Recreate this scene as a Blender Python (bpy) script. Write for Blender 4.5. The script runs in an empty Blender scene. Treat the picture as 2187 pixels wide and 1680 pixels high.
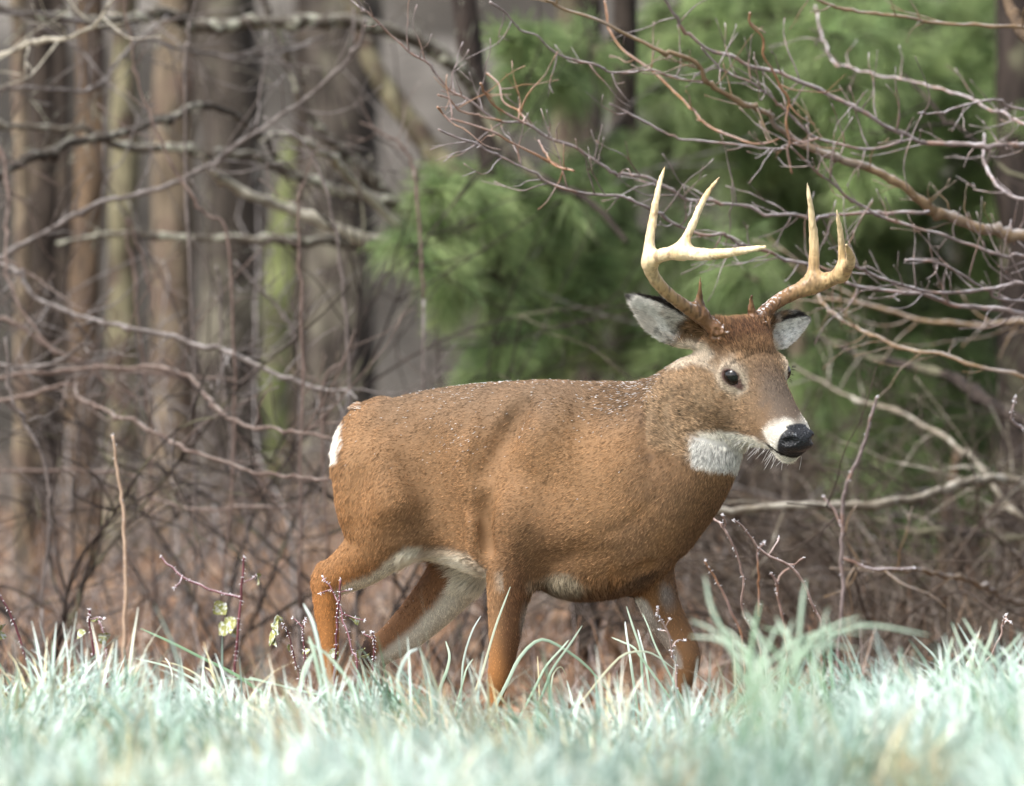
import bpy, math, random
import numpy as np
from mathutils import Vector, Matrix

# ------------------------------------------------------------------ camera, sky, sun, exposure
scene = bpy.context.scene
CAM = np.array((0.0, -16.0, 0.90))
AIM = np.array((0.0, 0.0, 0.91))
cam_data = bpy.data.cameras.new("camera")
cam = bpy.data.objects.new("camera", cam_data)
scene.collection.objects.link(cam)
cam.location = CAM
cam.rotation_euler = Vector(AIM - CAM).to_track_quat('-Z', 'Y').to_euler()
cam_data.sensor_width = 36.0
cam_data.lens = 36.0 * 16.0 / 2.187
cam_data.clip_start = 0.1
cam_data.clip_end = 400.0
cam_data.dof.use_dof = True
cam_data.dof.focus_distance = 15.78
cam_data.dof.aperture_fstop = 3.9
cam_data.dof.aperture_blades = 0
scene.camera = cam

SUN_EL, SUN_AZ = 50.0, 228.0          # behind the camera, a little to its left
world = bpy.data.worlds.new("World")
scene.world = world
world.use_nodes = True
wn = world.node_tree
wn.nodes.clear()
sky = wn.nodes.new('ShaderNodeTexSky')
sky.sky_type = 'NISHITA'
sky.sun_disc = False
sky.sun_elevation = math.radians(SUN_EL)
sky.sun_rotation = math.radians(SUN_AZ)
sky.dust_density = 4.0
sky.air_density = 1.0
hs = wn.nodes.new('ShaderNodeHueSaturation')      # thin cloud: the blue is mostly washed out
hs.inputs['Saturation'].default_value = 0.38
bg = wn.nodes.new('ShaderNodeBackground')
bg.inputs['Strength'].default_value = 0.15
wo = wn.nodes.new('ShaderNodeOutputWorld')
wn.links.new(sky.outputs[0], hs.inputs['Color'])
wn.links.new(hs.outputs[0], bg.inputs['Color'])
wn.links.new(bg.outputs[0], wo.inputs['Surface'])

sun_data = bpy.data.lights.new("sun", 'SUN')
sun_data.energy = 2.0
sun_data.angle = math.radians(20.0)
sun_data.color = (1.0, 0.94, 0.86)
sun = bpy.data.objects.new("sun", sun_data)
scene.collection.objects.link(sun)
_e, _a = math.radians(SUN_EL), math.radians(SUN_AZ)
_sd = Vector((math.sin(_a) * math.cos(_e), math.cos(_a) * math.cos(_e), math.sin(_e)))
sun.rotation_euler = _sd.to_track_quat('Z', 'Y').to_euler()

vs = scene.view_settings
vs.view_transform = 'Standard'
vs.look = 'None'
vs.exposure = 1.12
vs.gamma = 1.0
vs.use_curve_mapping = False
scene.cycles.use_denoising = True
scene.cycles.max_bounces = 6
scene.cycles.diffuse_bounces = 3
scene.cycles.transparent_max_bounces = 4
scene.cycles.sample_clamp_indirect = 8.0

# ------------------------------------------------------------------ helpers
rng = np.random.default_rng(7)
random.seed(7)
_f = (AIM - CAM) / np.linalg.norm(AIM - CAM)
_r = np.array((1.0, 0.0, 0.0))
_u = np.cross(_r, _f)

def nrm(v):
    v = np.asarray(v, float)
    return v / np.linalg.norm(v)

def P(vx, vy, y=0.0):
    """the point of the place that the photograph shows at (vx, vy), y metres behind the deer"""
    d = _f * 16.0 + _r * (vx - 1093.5) / 1000.0 + _u * (840.0 - vy) / 1000.0
    return CAM + d * ((y - CAM[1]) / d[1])

def link(o, parent=None):
    scene.collection.objects.link(o)
    if parent is not None:
        o.parent = parent
    return o

def tag(o, label=None, cat=None, group=None, kind=None):
    if label: o["label"] = label
    if cat: o["category"] = cat
    if group: o["group"] = group
    if kind: o["kind"] = kind
    return o

def empty(name, loc=(0, 0, 0)):
    o = bpy.data.objects.new(name, None)
    o.empty_display_size = 0.05
    o.location = loc
    scene.collection.objects.link(o)
    return o

def mesh_of(name, V, F, mat=None, smooth=True, cols=None, attrs=None):
    """V (n,3); F an (m,k) array or a list of such arrays"""
    if not isinstance(F, (list, tuple)):
        F = [F]
    F = [np.asarray(f, dtype=np.int32) for f in F if len(f)]
    V = np.asarray(V, dtype=np.float32)
    me = bpy.data.meshes.new(name)
    me.vertices.add(len(V))
    me.vertices.foreach_set("co", V.ravel())
    nl = sum(f.size for f in F)
    npoly = sum(len(f) for f in F)
    me.loops.add(nl)
    me.loops.foreach_set("vertex_index", np.concatenate([f.ravel() for f in F]))
    me.polygons.add(npoly)
    tot = np.concatenate([np.full(len(f), f.shape[1], np.int32) for f in F])
    st = np.concatenate([[0], np.cumsum(tot)[:-1]]).astype(np.int32)
    me.polygons.foreach_set("loop_start", st)
    me.polygons.foreach_set("loop_total", tot)
    me.update(calc_edges=True)
    me.polygons.foreach_set("use_smooth", np.full(npoly, smooth, dtype=bool))
    if cols is not None:
        a = me.color_attributes.new("Col", 'FLOAT_COLOR', 'POINT')
        c = np.ones((len(V), 4), np.float32)
        c[:, :3] = cols
        a.data.foreach_set("color", c.ravel())
    for k, v in (attrs or {}).items():
        a = me.attributes.new(k, 'FLOAT', 'POINT')
        a.data.foreach_set("value", np.asarray(v, np.float32))
    if mat is not None:
        me.materials.append(mat)
    return me

def obj(name, V, F, mat, parent=None, origin=None, **kw):
    V = np.asarray(V, dtype=np.float64)
    if origin is None:
        origin = np.zeros(3)
    o = bpy.data.objects.new(name, mesh_of(name, V - np.asarray(origin), F, mat, **kw))
    o.location = origin
    link(o, parent)
    if parent is not None:
        o.location = np.asarray(origin) - np.asarray(parent.matrix_basis.translation)
    return o

class Bag:
    """collects pieces of one mesh"""
    def __init__(s):
        s.V, s.F, s.C, s.n = [], {}, [], 0
    def add(s, V, F, col=None):
        V = np.asarray(V, float)
        for f in (F if isinstance(F, list) else [F]):
            f = np.asarray(f)
            if len(f):
                s.F.setdefault(f.shape[1], []).append(f + s.n)
        s.V.append(V)
        if col is not None:
            s.C.append(np.broadcast_to(np.asarray(col, float), (len(V), 3)))
        s.n += len(V)
    def obj(s, name, mat, parent=None, origin=None, **kw):
        if s.C:
            kw['cols'] = np.concatenate(s.C)
        return obj(name, np.concatenate(s.V), [np.concatenate(f) for f in s.F.values()], mat, parent, origin, **kw)

def spline(pts, n):
    """Catmull-Rom through pts (m,k) -> (n,k)"""
    pts = np.asarray(pts, float)
    m = len(pts)
    if m == 2:
        t = np.linspace(0, 1, n)[:, None]
        return pts[0] * (1 - t) + pts[1] * t
    q = np.vstack([2 * pts[0] - pts[1], pts, 2 * pts[-1] - pts[-2]])
    t = np.linspace(0, m - 1 - 1e-9, n)
    i = t.astype(int)
    f = (t - i)[:, None]
    a, b, c, d = q[i], q[i + 1], q[i + 2], q[i + 3]
    return 0.5 * ((2 * b) + (-a + c) * f + (2 * a - 5 * b + 4 * c - d) * f ** 2 + (-a + 3 * b - 3 * c + d) * f ** 3)

def tube(pts, rad, k=7, wob=0.0, r=None, caps=True):
    pts = np.asarray(pts, float)
    n = len(pts)
    rad = np.broadcast_to(np.asarray(rad, float), (n,))
    T = np.gradient(pts, axis=0)
    T /= np.linalg.norm(T, axis=1, keepdims=True) + 1e-12
    ref = np.array((0.13, 0.31, 0.94)) if abs(T[0][2]) < 0.8 else np.array((0.2, 0.95, 0.1))
    A = np.cross(T, ref); A /= np.linalg.norm(A, axis=1, keepdims=True) + 1e-12
    B = np.cross(T, A)
    th = np.linspace(0, 2 * np.pi, k, endpoint=False)
    R = rad[:, None] * (1 + (wob * (r or rng).standard_normal((n, k)) if wob else 0))
    V = pts[:, None, :] + R[..., None] * (np.cos(th)[None, :, None] * A[:, None] + np.sin(th)[None, :, None] * B[:, None])
    V = V.reshape(-1, 3)
    i = np.arange(n - 1)[:, None] * k
    j = np.arange(k)[None, :]
    j2 = (j + 1) % k
    F = np.stack([i + j, i + j2, i + k + j2, i + k + j], -1).reshape(-1, 4)
    Fs = [F]
    if caps:
        V = np.vstack([V, pts[0], pts[-1]])
        j = np.arange(k); j2 = (j + 1) % k
        Fs.append(np.stack([np.full(k, n * k), j2, j], -1))
        Fs.append(np.stack([np.full(k, n * k + 1), (n - 1) * k + j, (n - 1) * k + j2], -1))
        Fs = [Fs[0], np.concatenate(Fs[1:])]
    return V, Fs

def _hash(i, j, k, seed):
    h = (i * 374761393 + j * 668265263 + k * 2147483647 + seed * 974711) & 0xffffffff
    h = ((h ^ (h >> 13)) * 1274126177) & 0xffffffff
    return ((h ^ (h >> 16)) & 0xffff) / 65535.0

def noise(p, scale, seed=0):
    """value noise 0..1"""
    q = np.asarray(p, float) * scale
    i = np.floor(q).astype(np.int64)
    f = q - i
    f = f * f * (3 - 2 * f)
    out = 0
    for a in (0, 1):
        wa = f[..., 0] if a else 1 - f[..., 0]
        for b in (0, 1):
            wb = f[..., 1] if b else 1 - f[..., 1]
            for c in (0, 1):
                wc = f[..., 2] if c else 1 - f[..., 2]
                out = out + wa * wb * wc * _hash(i[..., 0] + a, i[..., 1] + b, i[..., 2] + c, seed)
    return out

def fbm(p, scale, seed=0, o=3):
    s, a, t = 0, 1.0, 0
    for k in range(o):
        s = s + a * noise(p, scale * 2 ** k, seed + k); t += a; a *= 0.5
    return s / t

def sstep(x, a, b):
    t = np.clip((x - a) / (b - a), 0, 1)
    return t * t * (3 - 2 * t)

# ------------------------------------------------------------------ materials
def material(name, rough=0.8, spec=0.3):
    m = bpy.data.materials.new(name)
    m.use_nodes = True
    b = m.node_tree.nodes['Principled BSDF']
    b.inputs['Roughness'].default_value = rough
    b.inputs['Specular IOR Level'].default_value = spec
    return m, m.node_tree, b

def attr_mat(name, rough=0.8, spec=0.3, translucent=0.0, attr="Col"):
    m, nt, b = material(name, rough, spec)
    a = nt.nodes.new('ShaderNodeAttribute')
    a.attribute_name = attr
    nt.links.new(a.outputs['Color'], b.inputs['Base Color'])
    if translucent:
        tr = nt.nodes.new('ShaderNodeBsdfTranslucent')
        mx = nt.nodes.new('ShaderNodeMixShader')
        mx.inputs[0].default_value = translucent
        nt.links.new(a.outputs['Color'], tr.inputs['Color'])
        nt.links.new(b.outputs[0], mx.inputs[1])
        nt.links.new(tr.outputs[0], mx.inputs[2])
        nt.links.new(mx.outputs[0], nt.nodes['Material Output'].inputs['Surface'])
    return m

def noise_mat(name, stops, scale=8.0, stretch=(1, 1, 1), rough=0.85, spec=0.2, bump=0.3, detail=6.0, frost=0.0, frost_col=(0.62, 0.64, 0.66), lichen=None):
    """base colour from stretched noise through a ramp, optional lichen blotches and frost lying on top faces"""
    m, nt, b = material(name, rough, spec)
    N, L = nt.nodes, nt.links
    tc = N.new('ShaderNodeTexCoord')
    mp = N.new('ShaderNodeMapping')
    mp.inputs['Scale'].default_value = stretch
    L.new(tc.outputs['Object'], mp.inputs[0])
    nz = N.new('ShaderNodeTexNoise')
    nz.inputs['Scale'].default_value = scale
    nz.inputs['Detail'].default_value = detail
    nz.inputs['Roughness'].default_value = 0.65
    L.new(mp.outputs[0], nz.inputs['Vector'])
    rp = N.new('ShaderNodeValToRGB')
    e = rp.color_ramp.elements
    for i, (p, c) in enumerate(stops):
        el = e[i] if i < 2 else e.new(p)
        el.position = p
        el.color = (*c, 1)
    L.new(nz.outputs['Fac'], rp.inputs[0])
    col = rp.outputs[0]
    if lichen:
        ls, lo, hi, lc = lichen
        n2 = N.new('ShaderNodeTexNoise')
        n2.inputs['Scale'].default_value = ls
        n2.inputs['Detail'].default_value = 3.0
        L.new(tc.outputs['Object'], n2.inputs['Vector'])
        mr = N.new('ShaderNodeMapRange')
        mr.inputs[1].default_value = lo
        mr.inputs[2].default_value = hi
        L.new(n2.outputs['Fac'], mr.inputs[0])
        mx = N.new('ShaderNodeMix')
        mx.data_type = 'RGBA'
        L.new(mr.outputs[0], mx.inputs[0])
        L.new(col, mx.inputs[6])
        mx.inputs[7].default_value = (*lc, 1)
        col = mx.outputs[2]
    if frost:
        ge = N.new('ShaderNodeNewGeometry')
        sp = N.new('ShaderNodeSeparateXYZ')
        L.new(ge.outputs['Normal'], sp.inputs[0])
        mr = N.new('ShaderNodeMapRange')
        mr.inputs[1].default_value = 0.15
        mr.inputs[2].default_value = 0.95
        mr.inputs[4].default_value = frost
        L.new(sp.outputs['Z'], mr.inputs[0])
        n3 = N.new('ShaderNodeTexNoise')
        n3.inputs['Scale'].default_value = 30.0
        L.new(tc.outputs['Object'], n3.inputs['Vector'])
        mu = N.new('ShaderNodeMath'); mu.operation = 'MULTIPLY'
        mr2 = N.new('ShaderNodeMapRange')
        mr2.inputs[1].default_value = 0.35; mr2.inputs[2].default_value = 0.65
        L.new(n3.outputs['Fac'], mr2.inputs[0])
        L.new(mr.outputs[0], mu.inputs[0]); L.new(mr2.outputs[0], mu.inputs[1])
        mx = N.new('ShaderNodeMix'); mx.data_type = 'RGBA'
        L.new(mu.outputs[0], mx.inputs[0]); L.new(col, mx.inputs[6])
        mx.inputs[7].default_value = (*frost_col, 1)
        col = mx.outputs[2]
    L.new(col, b.inputs['Base Color'])
    if bump:
        bp = N.new('ShaderNodeBump')
        bp.inputs['Strength'].default_value = bump
        bp.inputs['Distance'].default_value = 0.01
        L.new(nz.outputs['Fac'], bp.inputs['Height'])
        L.new(bp.outputs[0], b.inputs['Normal'])
    return m
# ================================================================== ground
def ground_z(x, y):
    x = np.asarray(x, float); y = np.asarray(y, float)
    crest = np.interp(x, (-2.5, -1.0, -0.35, 0.0, 0.22, 0.36, 0.62, 1.1, 2.5), (0.282, 0.282, 0.242, 0.226, 0.206, 0.202, 0.290, 0.294, 0.282))
    fore = crest + (0.262 - crest) * (1 - sstep(y, -5.5, -2.2))
    p = np.stack([x, y, np.zeros_like(x)], -1)
    fore = fore + (fbm(p, 1.3, 5) - 0.5) * 0.03
    back = np.clip(y - 0.5, 0, 21.5) * 0.032 + np.clip(y - 22, 0, 200) * 0.21 + (fbm(p, 0.35, 8) - 0.5) * np.clip(y - 8, 0, 20) * 0.06 + (fbm(p, 2.0, 9) - 0.5) * 0.04
    k = sstep(y, -1.45, -0.45)
    return fore * (1 - k) + back * k
gx = np.unique(np.concatenate([np.linspace(-60, -4, 30), np.linspace(-4, 4, 121), np.linspace(4, 60, 30)]))
gy = np.unique(np.concatenate([np.linspace(-40, -10, 16), np.linspace(-10, 3, 150), np.linspace(3, 24, 70), np.linspace(24, 130, 60)]))
GX, GY = np.meshgrid(gx, gy, indexing='ij')
V = np.stack([GX, GY, ground_z(GX, GY)], -1).reshape(-1, 3)
i = np.arange(len(gx) - 1)[:, None] * len(gy); j = np.arange(len(gy) - 1)[None, :]
F = np.stack([i + j, i + len(gy) + j, i + len(gy) + j + 1, i + j + 1], -1).reshape(-1, 4)
# soil tones: frosted turf in front, russet litter by the wood, grey-brown litter on the far slope
c = np.tile((0.20, 0.27, 0.20), (len(V), 1)).astype(float)
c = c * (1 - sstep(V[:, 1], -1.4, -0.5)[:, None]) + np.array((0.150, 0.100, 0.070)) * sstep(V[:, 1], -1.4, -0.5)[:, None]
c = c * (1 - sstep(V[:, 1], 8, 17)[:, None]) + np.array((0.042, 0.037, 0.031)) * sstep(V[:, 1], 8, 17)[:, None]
c = c * (1 - 0.45 * (sstep(V[:, 0], 0.3, 1.6) * sstep(V[:, 1], 1.0, 4.0))[:, None])      # shade of the pines painted into the litter colour on the right
n1 = fbm(V, 0.45, 33, 4)[:, None]; n2 = fbm(V, 2.2, 34, 3)[:, None]
far = sstep(V[:, 1], 14, 24)[:, None]
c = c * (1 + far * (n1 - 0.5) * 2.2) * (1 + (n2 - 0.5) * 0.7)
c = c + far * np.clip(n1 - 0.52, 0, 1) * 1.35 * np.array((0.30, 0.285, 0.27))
m_ground, nt, b = material("ground_litter", 0.95, 0.1)
a = nt.nodes.new('ShaderNodeAttribute'); a.attribute_name = "Col"
tc = nt.nodes.new('ShaderNodeTexCoord'); nz = nt.nodes.new('ShaderNodeTexNoise'); nz.inputs['Scale'].default_value = 9; nz.inputs['Detail'].default_value = 8
mr = nt.nodes.new('ShaderNodeMapRange'); mr.inputs[1].default_value = .3; mr.inputs[2].default_value = .7; mr.inputs[3].default_value = .55; mr.inputs[4].default_value = 1.5
mx = nt.nodes.new('ShaderNodeMix'); mx.data_type = 'RGBA'; mx.blend_type = 'MULTIPLY'; mx.inputs[0].default_value = 1
nt.links.new(tc.outputs['Object'], nz.inputs['Vector']); nt.links.new(nz.outputs['Fac'], mr.inputs[0])
nt.links.new(a.outputs['Color'], mx.inputs[6]); nt.links.new(mr.outputs[0], mx.inputs[7]); nt.links.new(mx.outputs[2], b.inputs['Base Color'])
bp = nt.nodes.new('ShaderNodeBump'); bp.inputs['Strength'].default_value = .8; bp.inputs['Distance'].default_value = .05
nt.links.new(nz.outputs['Fac'], bp.inputs['Height']); nt.links.new(bp.outputs[0], b.inputs['Normal'])
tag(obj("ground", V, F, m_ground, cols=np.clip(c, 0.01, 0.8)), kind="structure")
gz = lambda x, y: float(ground_z(np.array([x]), np.array([y]))[0])

# ================================================================== trunks of the wood
def bark(name, lo, hi, mid=None, lichen=None, scale=5.5):
    mid = mid or tuple((a + b_) / 2 for a, b_ in zip(lo, hi))
    return noise_mat(name, [(0.36, lo), (0.66, hi), (0.5, mid)], scale=scale, stretch=(3.2, 3.2, 0.7), bump=1.0, lichen=lichen)
B_grey = bark("bark_grey_brown", (0.014, 0.012, 0.010), (0.090, 0.076, 0.064), lichen=(6.0, 0.50, 0.66, (0.14, 0.13, 0.10)))
B_dark = bark("bark_dark_plum", (0.012, 0.009, 0.007), (0.055, 0.043, 0.035), lichen=(6.0, 0.55, 0.68, (0.13, 0.10, 0.07)))
B_pale = bark("bark_pale_tan", (0.026, 0.020, 0.014), (0.22, 0.175, 0.125), lichen=(5.0, 0.50, 0.64, (0.11, 0.078, 0.062)))
B_ochre = bark("bark_ochre", (0.040, 0.029, 0.021), (0.15, 0.104, 0.066), lichen=(5.0, 0.48, 0.64, (0.065, 0.048, 0.040)))
B_olive = bark("bark_lichen_olive", (0.030, 0.024, 0.016), (0.25, 0.23, 0.145), lichen=(8.0, 0.48, 0.60, (0.075, 0.055, 0.043)))
B_moss = bark("bark_moss_green", (0.050, 0.062, 0.024), (0.21, 0.24, 0.095), lichen=(9.0, 0.42, 0.62, (0.085, 0.08, 0.05)))
B_black = bark("bark_near_black", (0.014, 0.011, 0.010), (0.055, 0.042, 0.036), lichen=(7.0, 0.55, 0.66, (0.11, 0.105, 0.07)))

def forest_tree(name, label, cat, mat, pts, y, limbs=(), group=None, flare=1.6, k=24, top=None):
    """pts: rows (vx, vy, width in view units) up the trunk; runs on below to the ground and above the picture"""
    D = (y + 16.0) / 16.0
    C = [(*P(a, b, y), w / 2000.0 * D) for a, b, w in pts]
    C = np.array(sorted(C, key=lambda q: q[2]))
    lo = C[0]; zg = gz(lo[0], y)
    rows = [(lo[0] + (lo[0] - C[1][0]) * 0.1, y, zg - 0.12, lo[3] * flare), (lo[0], y, zg + 0.10, lo[3] * (1 + (flare - 1) * 0.45))] if lo[2] > zg + 0.15 else []
    rows += [tuple(q) for q in C]
    hi = C[-1]; d = (C[-1][:3] - C[-2][:3]); d = d / max(d[2], 0.2)
    H_ = top or 4.5
    rows += [(hi[0] + d[0] * H_ * 0.5, y, hi[2] + H_ * 0.5, hi[3] * 0.85), (hi[0] + d[0] * H_ * 0.8, y + 0.1, hi[2] + H_, hi[3] * 0.45)]
    S = spline(np.array(rows), 110)
    S[:, 0] += (noise(S[:, :3], 1.7, 3) - 0.5) * S[:, 3] * 0.5
    t = empty(name, (lo[0], y, zg))
    tag(t, label, cat, group)
    V, Fs = tube(S[:, :3], S[:, 3], k=k)
    r_ = S[:, 3].mean()
    rg = fbm(V * np.array((1, 1, 0.16)), 5.0 / r_, 9, 2)[:, None] - 0.5
    V = V + (fbm(V * np.array((1, 1, 0.35)), 1.2 / r_, 7)[:, None] - 0.5 + rg * 0.55) * (V - np.array([S[min(len(S) - 1, q // k)][:3] for q in range(len(V))])) * 0.55
    obj("trunk", V, Fs, mat, t, np.asarray(t.location))
    rr = np.random.default_rng(int(abs(lo[0]) * 1000) + 5)
    for q in range(3 if H_ > 2 else 0):        # limbs above the picture
        h0 = S[int(len(S) * rr.uniform(0.72, 0.92))]
        a = rr.uniform(0, 6.28); ln = rr.uniform(0.9, 1.8)
        e = h0[:3] + ln * np.array((math.cos(a), math.sin(a), 0.55))
        m_ = (h0[:3] + e) / 2 + np.array((0, 0, -0.12))
        L_ = spline(np.array([(*h0[:3], h0[3] * 0.5), (*m_, h0[3] * 0.3), (*e, 0.008)]), 10)
        V, Fs = tube(L_[:, :3], L_[:, 3], k=6)
        obj("limb", V, Fs, mat, t, np.asarray(t.location))
    for L_ in limbs:
        branch(t, L_, mat)
    return t

def branch(parent, spec, mat, name="branch", twigs=0, seed=0, k=7, tl=0.22, tr=0.0022, spread=0.9):
    """spec = (rows (vx, vy, width in view units), depth y or (y0, y1)); side twigs grow off it"""
    rows, y = spec[0], spec[1]
    y0, y1 = y if isinstance(y, tuple) else (y, y)
    n = len(rows)
    A = []
    for q, (a, b_, w) in enumerate(rows):
        yy = y0 + (y1 - y0) * q / max(1, n - 1)
        A.append((*P(a, b_, yy), w / 2000.0 * (yy + 16) / 16))
    S = spline(np.array(A), max(14, n * 7))
    r_ = np.random.default_rng(seed + int(abs(rows[0][0] * 7 + rows[0][1] * 13)))
    ln = np.linalg.norm(np.diff(S[:, :3], axis=0), axis=1).sum()
    S[:, :3] += (np.stack([noise(S[:, :3], 22, 3 + q) for q in range(3)], 1) - 0.5) * min(0.012, ln * 0.01)
    S[:, 3] = np.maximum(S[:, 3], 0.0008)
    S[:, 3] *= 1 + 0.35 * (noise(S[:, :3], 45, 11) - 0.5)
    # growth nodes: small elbows with a swelling
    for w in range(int(ln / 0.075)):
        i0 = r_.integers(2, len(S) - 2)
        off = r_.standard_normal(3) * min(0.0045, 0.35 * S[i0, 3] + 0.0018)
        S[i0, :3] += off; S[i0 + 1:i0 + 3, :3] += off * 0.4
        S[i0, 3] *= 1.22
    bag = Bag()
    V, Fs = tube(S[:, :3], S[:, 3], k=k); bag.add(V, Fs)
    for q in range(twigs):
        i0 = int(r_.uniform(0.05, 0.97) * (len(S) - 2))
        p0 = S[i0, :3]; T = nrm(S[i0 + 1, :3] - S[i0, :3])
        sd = nrm(np.cross(T, r_.standard_normal(3)))
        if abs(sd[1]) > 0.7: sd = nrm(sd * np.array((1, 0.5, 1)))
        dr = nrm(T * (1 if S[-1, 3] < S[0, 3] else -1) * r_.uniform(0.3, 1.0) + sd * spread)
        l_ = tl * r_.uniform(0.3, 1.3)
        pp = [p0]; d_ = dr
        for w in range(5):
            d_ = nrm(d_ + r_.standard_normal(3) * 0.22 + np.array((0, 0, 0.06)))
            pp.append(pp[-1] + d_ * l_ / 5)
        pp = spline(np.array(pp), 9)
        rad = np.linspace(min(S[i0, 3] * 0.7, tr), tr * 0.35, 9); rad[-1] = tr * 0.8
        V, Fs = tube(pp, rad, k=4); bag.add(V, Fs)
        if r_.random() < 0.6:
            j0 = r_.integers(2, 7); d2 = nrm(nrm(pp[j0 + 1] - pp[j0]) + nrm(r_.standard_normal(3)) * 0.8)
            q2 = np.array([pp[j0] + d2 * l_ * 0.4 * w for w in np.linspace(0, 1, 4)]); q2[:, 2] += np.linspace(0, 0.01, 4)
            V, Fs = tube(q2, np.linspace(tr * 0.55, tr * 0.3, 4), k=4); bag.add(V, Fs)
    o0 = np.asarray(parent.matrix_basis.translation)
    return bag.obj(name, mat, parent, o0)

ft = forest_tree
ft("forest_tree", "thin pale trunk at the far left edge, lit tan with a dark right side", "tree", B_pale, [(40, 0, 34), (48, 600, 36), (52, 1000, 44), (60, 1360, 56)], 7.5)
ft("forest_tree", "dark brown trunk just right of the thin pale one at the left edge", "tree", B_dark, [(92, 0, 52), (95, 600, 58), (90, 1300, 66)], 9.5)
ft("forest_tree", "ochre brown trunk between the dark left one and the olive lichened one", "tree", B_ochre, [(190, 0, 62), (188, 500, 60), (170, 1200, 74)], 9.0)
ft("forest_tree", "olive lichened trunk with pale yellowish blotches, left of the wide tan trunk", "tree", B_olive, [(262, 0, 56), (262, 500, 62), (270, 900, 66), (262, 1180, 84)], 10.0)
ft("forest_tree", "wide pale tan trunk touching the big plum grey trunk", "tree", B_pale, [(372, 0, 84), (372, 500, 88), (362, 900, 96), (352, 1180, 130)], 11.0)
ft("forest_tree", "big plum grey trunk, widest in the left of the wood", "tree", B_grey, [(478, 0, 128), (488, 500, 134), (480, 900, 140), (470, 1180, 176)], 11.5)
ft("forest_tree", "moss green slender trunk glowing between the two big grey trunks", "tree", B_moss, [(606, 560, 70), (602, 640, 96), (597, 740, 74), (588, 860, 88), (586, 1000, 60)], 16.0, top=0.5, flare=1.2)
ft("forest_tree", "broad grey brown trunk right of the mossy green one", "tree", B_grey, [(722, 0, 150), (722, 500, 150), (716, 900, 156), (712, 1180, 190)], 13.0)
ft("forest_tree", "dim plum brown trunk behind, between ochre and olive trunks", "tree", B_dark, [(128, 0, 40), (134, 600, 44), (138, 1250, 60)], 15.0)
ft("forest_tree", "narrow dark trunk in shade beneath the mossy green one", "tree", B_dark, [(655, 0, 46), (648, 600, 48), (640, 1180, 56)], 15.0)
ft("leaning_tree", "leaning mottled tan trunk slanting down to the right above the pine", "tree", B_olive, [(735, -60, 34), (790, 130, 40), (858, 240, 46), (925, 330, 50), (1010, 430, 52), (1110, 700, 58), (1190, 1000, 66)], 8.0)
ft("forest_tree", "pale lichened trunk standing inside the green pine boughs", "tree", B_olive, [(1222, -40, 60), (1212, 300, 62), (1206, 600, 64), (1200, 900, 70)], 8.5)
ft("forest_tree", "grey brown trunk beside the pale lichened one inside the pine", "tree", B_dark, [(1262, -40, 44), (1264, 300, 46), (1266, 900, 52)], 9.6)
ft("forest_tree", "near black trunk at the right edge beneath the pine", "tree", B_black, [(2165, -40, 86), (2168, 500, 90), (2172, 900, 96), (2170, 1250, 110)], 6.5)
ft("forest_tree", "slim ochre striped trunk in the brush low on the right", "tree", B_ochre, [(2040, 1000, 20), (2018, 1150, 30), (2032, 1330, 34)], 5.5, top=0.05)
ft("forest_tree", "thin tan trunk seen under the nose of the buck", "tree", B_pale, [(1700, 900, 36), (1690, 1150, 42), (1680, 1330, 50)], 9.0, top=0.9)
ft("forest_tree", "dark slender trunk seen under the chest between the fore legs", "tree", B_dark, [(1240, 1000, 50), (1246, 1250, 56), (1250, 1380, 66)], 4.5, top=0.15)

# dark tree whose limbs sweep across the left half
sweep = ft("forest_tree", "near black forked tree with long lichened limbs sweeping left across the wood", "tree", B_black, [(985, -40, 48), (1005, 120, 46), (1030, 250, 50), (1048, 400, 54), (1062, 700, 60)], 5.2)
m_lich = noise_mat("bark_lichened_limb", [(0.30, (0.025, 0.02, 0.016)), (0.7, (0.11, 0.09, 0.07))], scale=14, bump=0.8, lichen=(26.0, 0.52, 0.62, (0.30, 0.30, 0.24)), frost=0.55, frost_col=(0.34, 0.34, 0.30))
m_limbpale = noise_mat("bark_pale_limb", [(0.35, (0.22, 0.20, 0.16)), (0.7, (0.46, 0.43, 0.35))], scale=16, bump=0.7, lichen=(22.0, 0.58, 0.68, (0.07, 0.055, 0.045)), frost=0.5, frost_col=(0.5, 0.49, 0.44))
branch(sweep, ([(1040, 262, 42.5), (1009, 182, 37.5), (974, 140, 33.8), (904, 98, 31.2), (834, 66, 30.0), (745, 45, 30.0), (664, 42, 28.8), (559, 50, 27.5), (455, 58, 28.8), (399, 55, 27.5), (360, 31, 25.0), (315, 30, 23.8), (266, 45, 23.8), (210, 45, 22.5), (105, 36, 21.2), (35, 28, 18.8), (-60, -10, 15.0)], (5.2, 4.4)), m_lich, twigs=30, seed=1)
branch(sweep, ([(1062, 620, 22.4), (880, 470, 25.2), (799, 392, 28.0), (745, 340, 25.2), (699, 297, 22.4), (650, 235, 19.6), (622, 157, 18.2), (594, 70, 16.8), (556, -10, 15.4), (530, -80, 12.6)], (5.2, 4.9)), m_lich, twigs=6, seed=2)
branch(sweep, ([(1062, 560, 28.8), (960, 480, 26.4), (870, 445, 25.2), (745, 413, 24.0), (660, 385, 22.8), (594, 360, 21.6), (524, 332, 20.4), (402, 320, 20.4), (266, 316, 18.0), (196, 283, 15.6), (70, 273, 14.4), (-60, 255, 12.0)], (5.2, 4.6)), m_lich, twigs=30, seed=3)
branch(sweep, ([(1062, 600, 26), (930, 548, 26), (815, 521, 26), (745, 497, 25), (612, 449, 23), (524, 413, 20), (455, 367, 16), (430, 330, 8)], (5.2, 4.7)), m_limbpale, twigs=5, seed=4)
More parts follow.
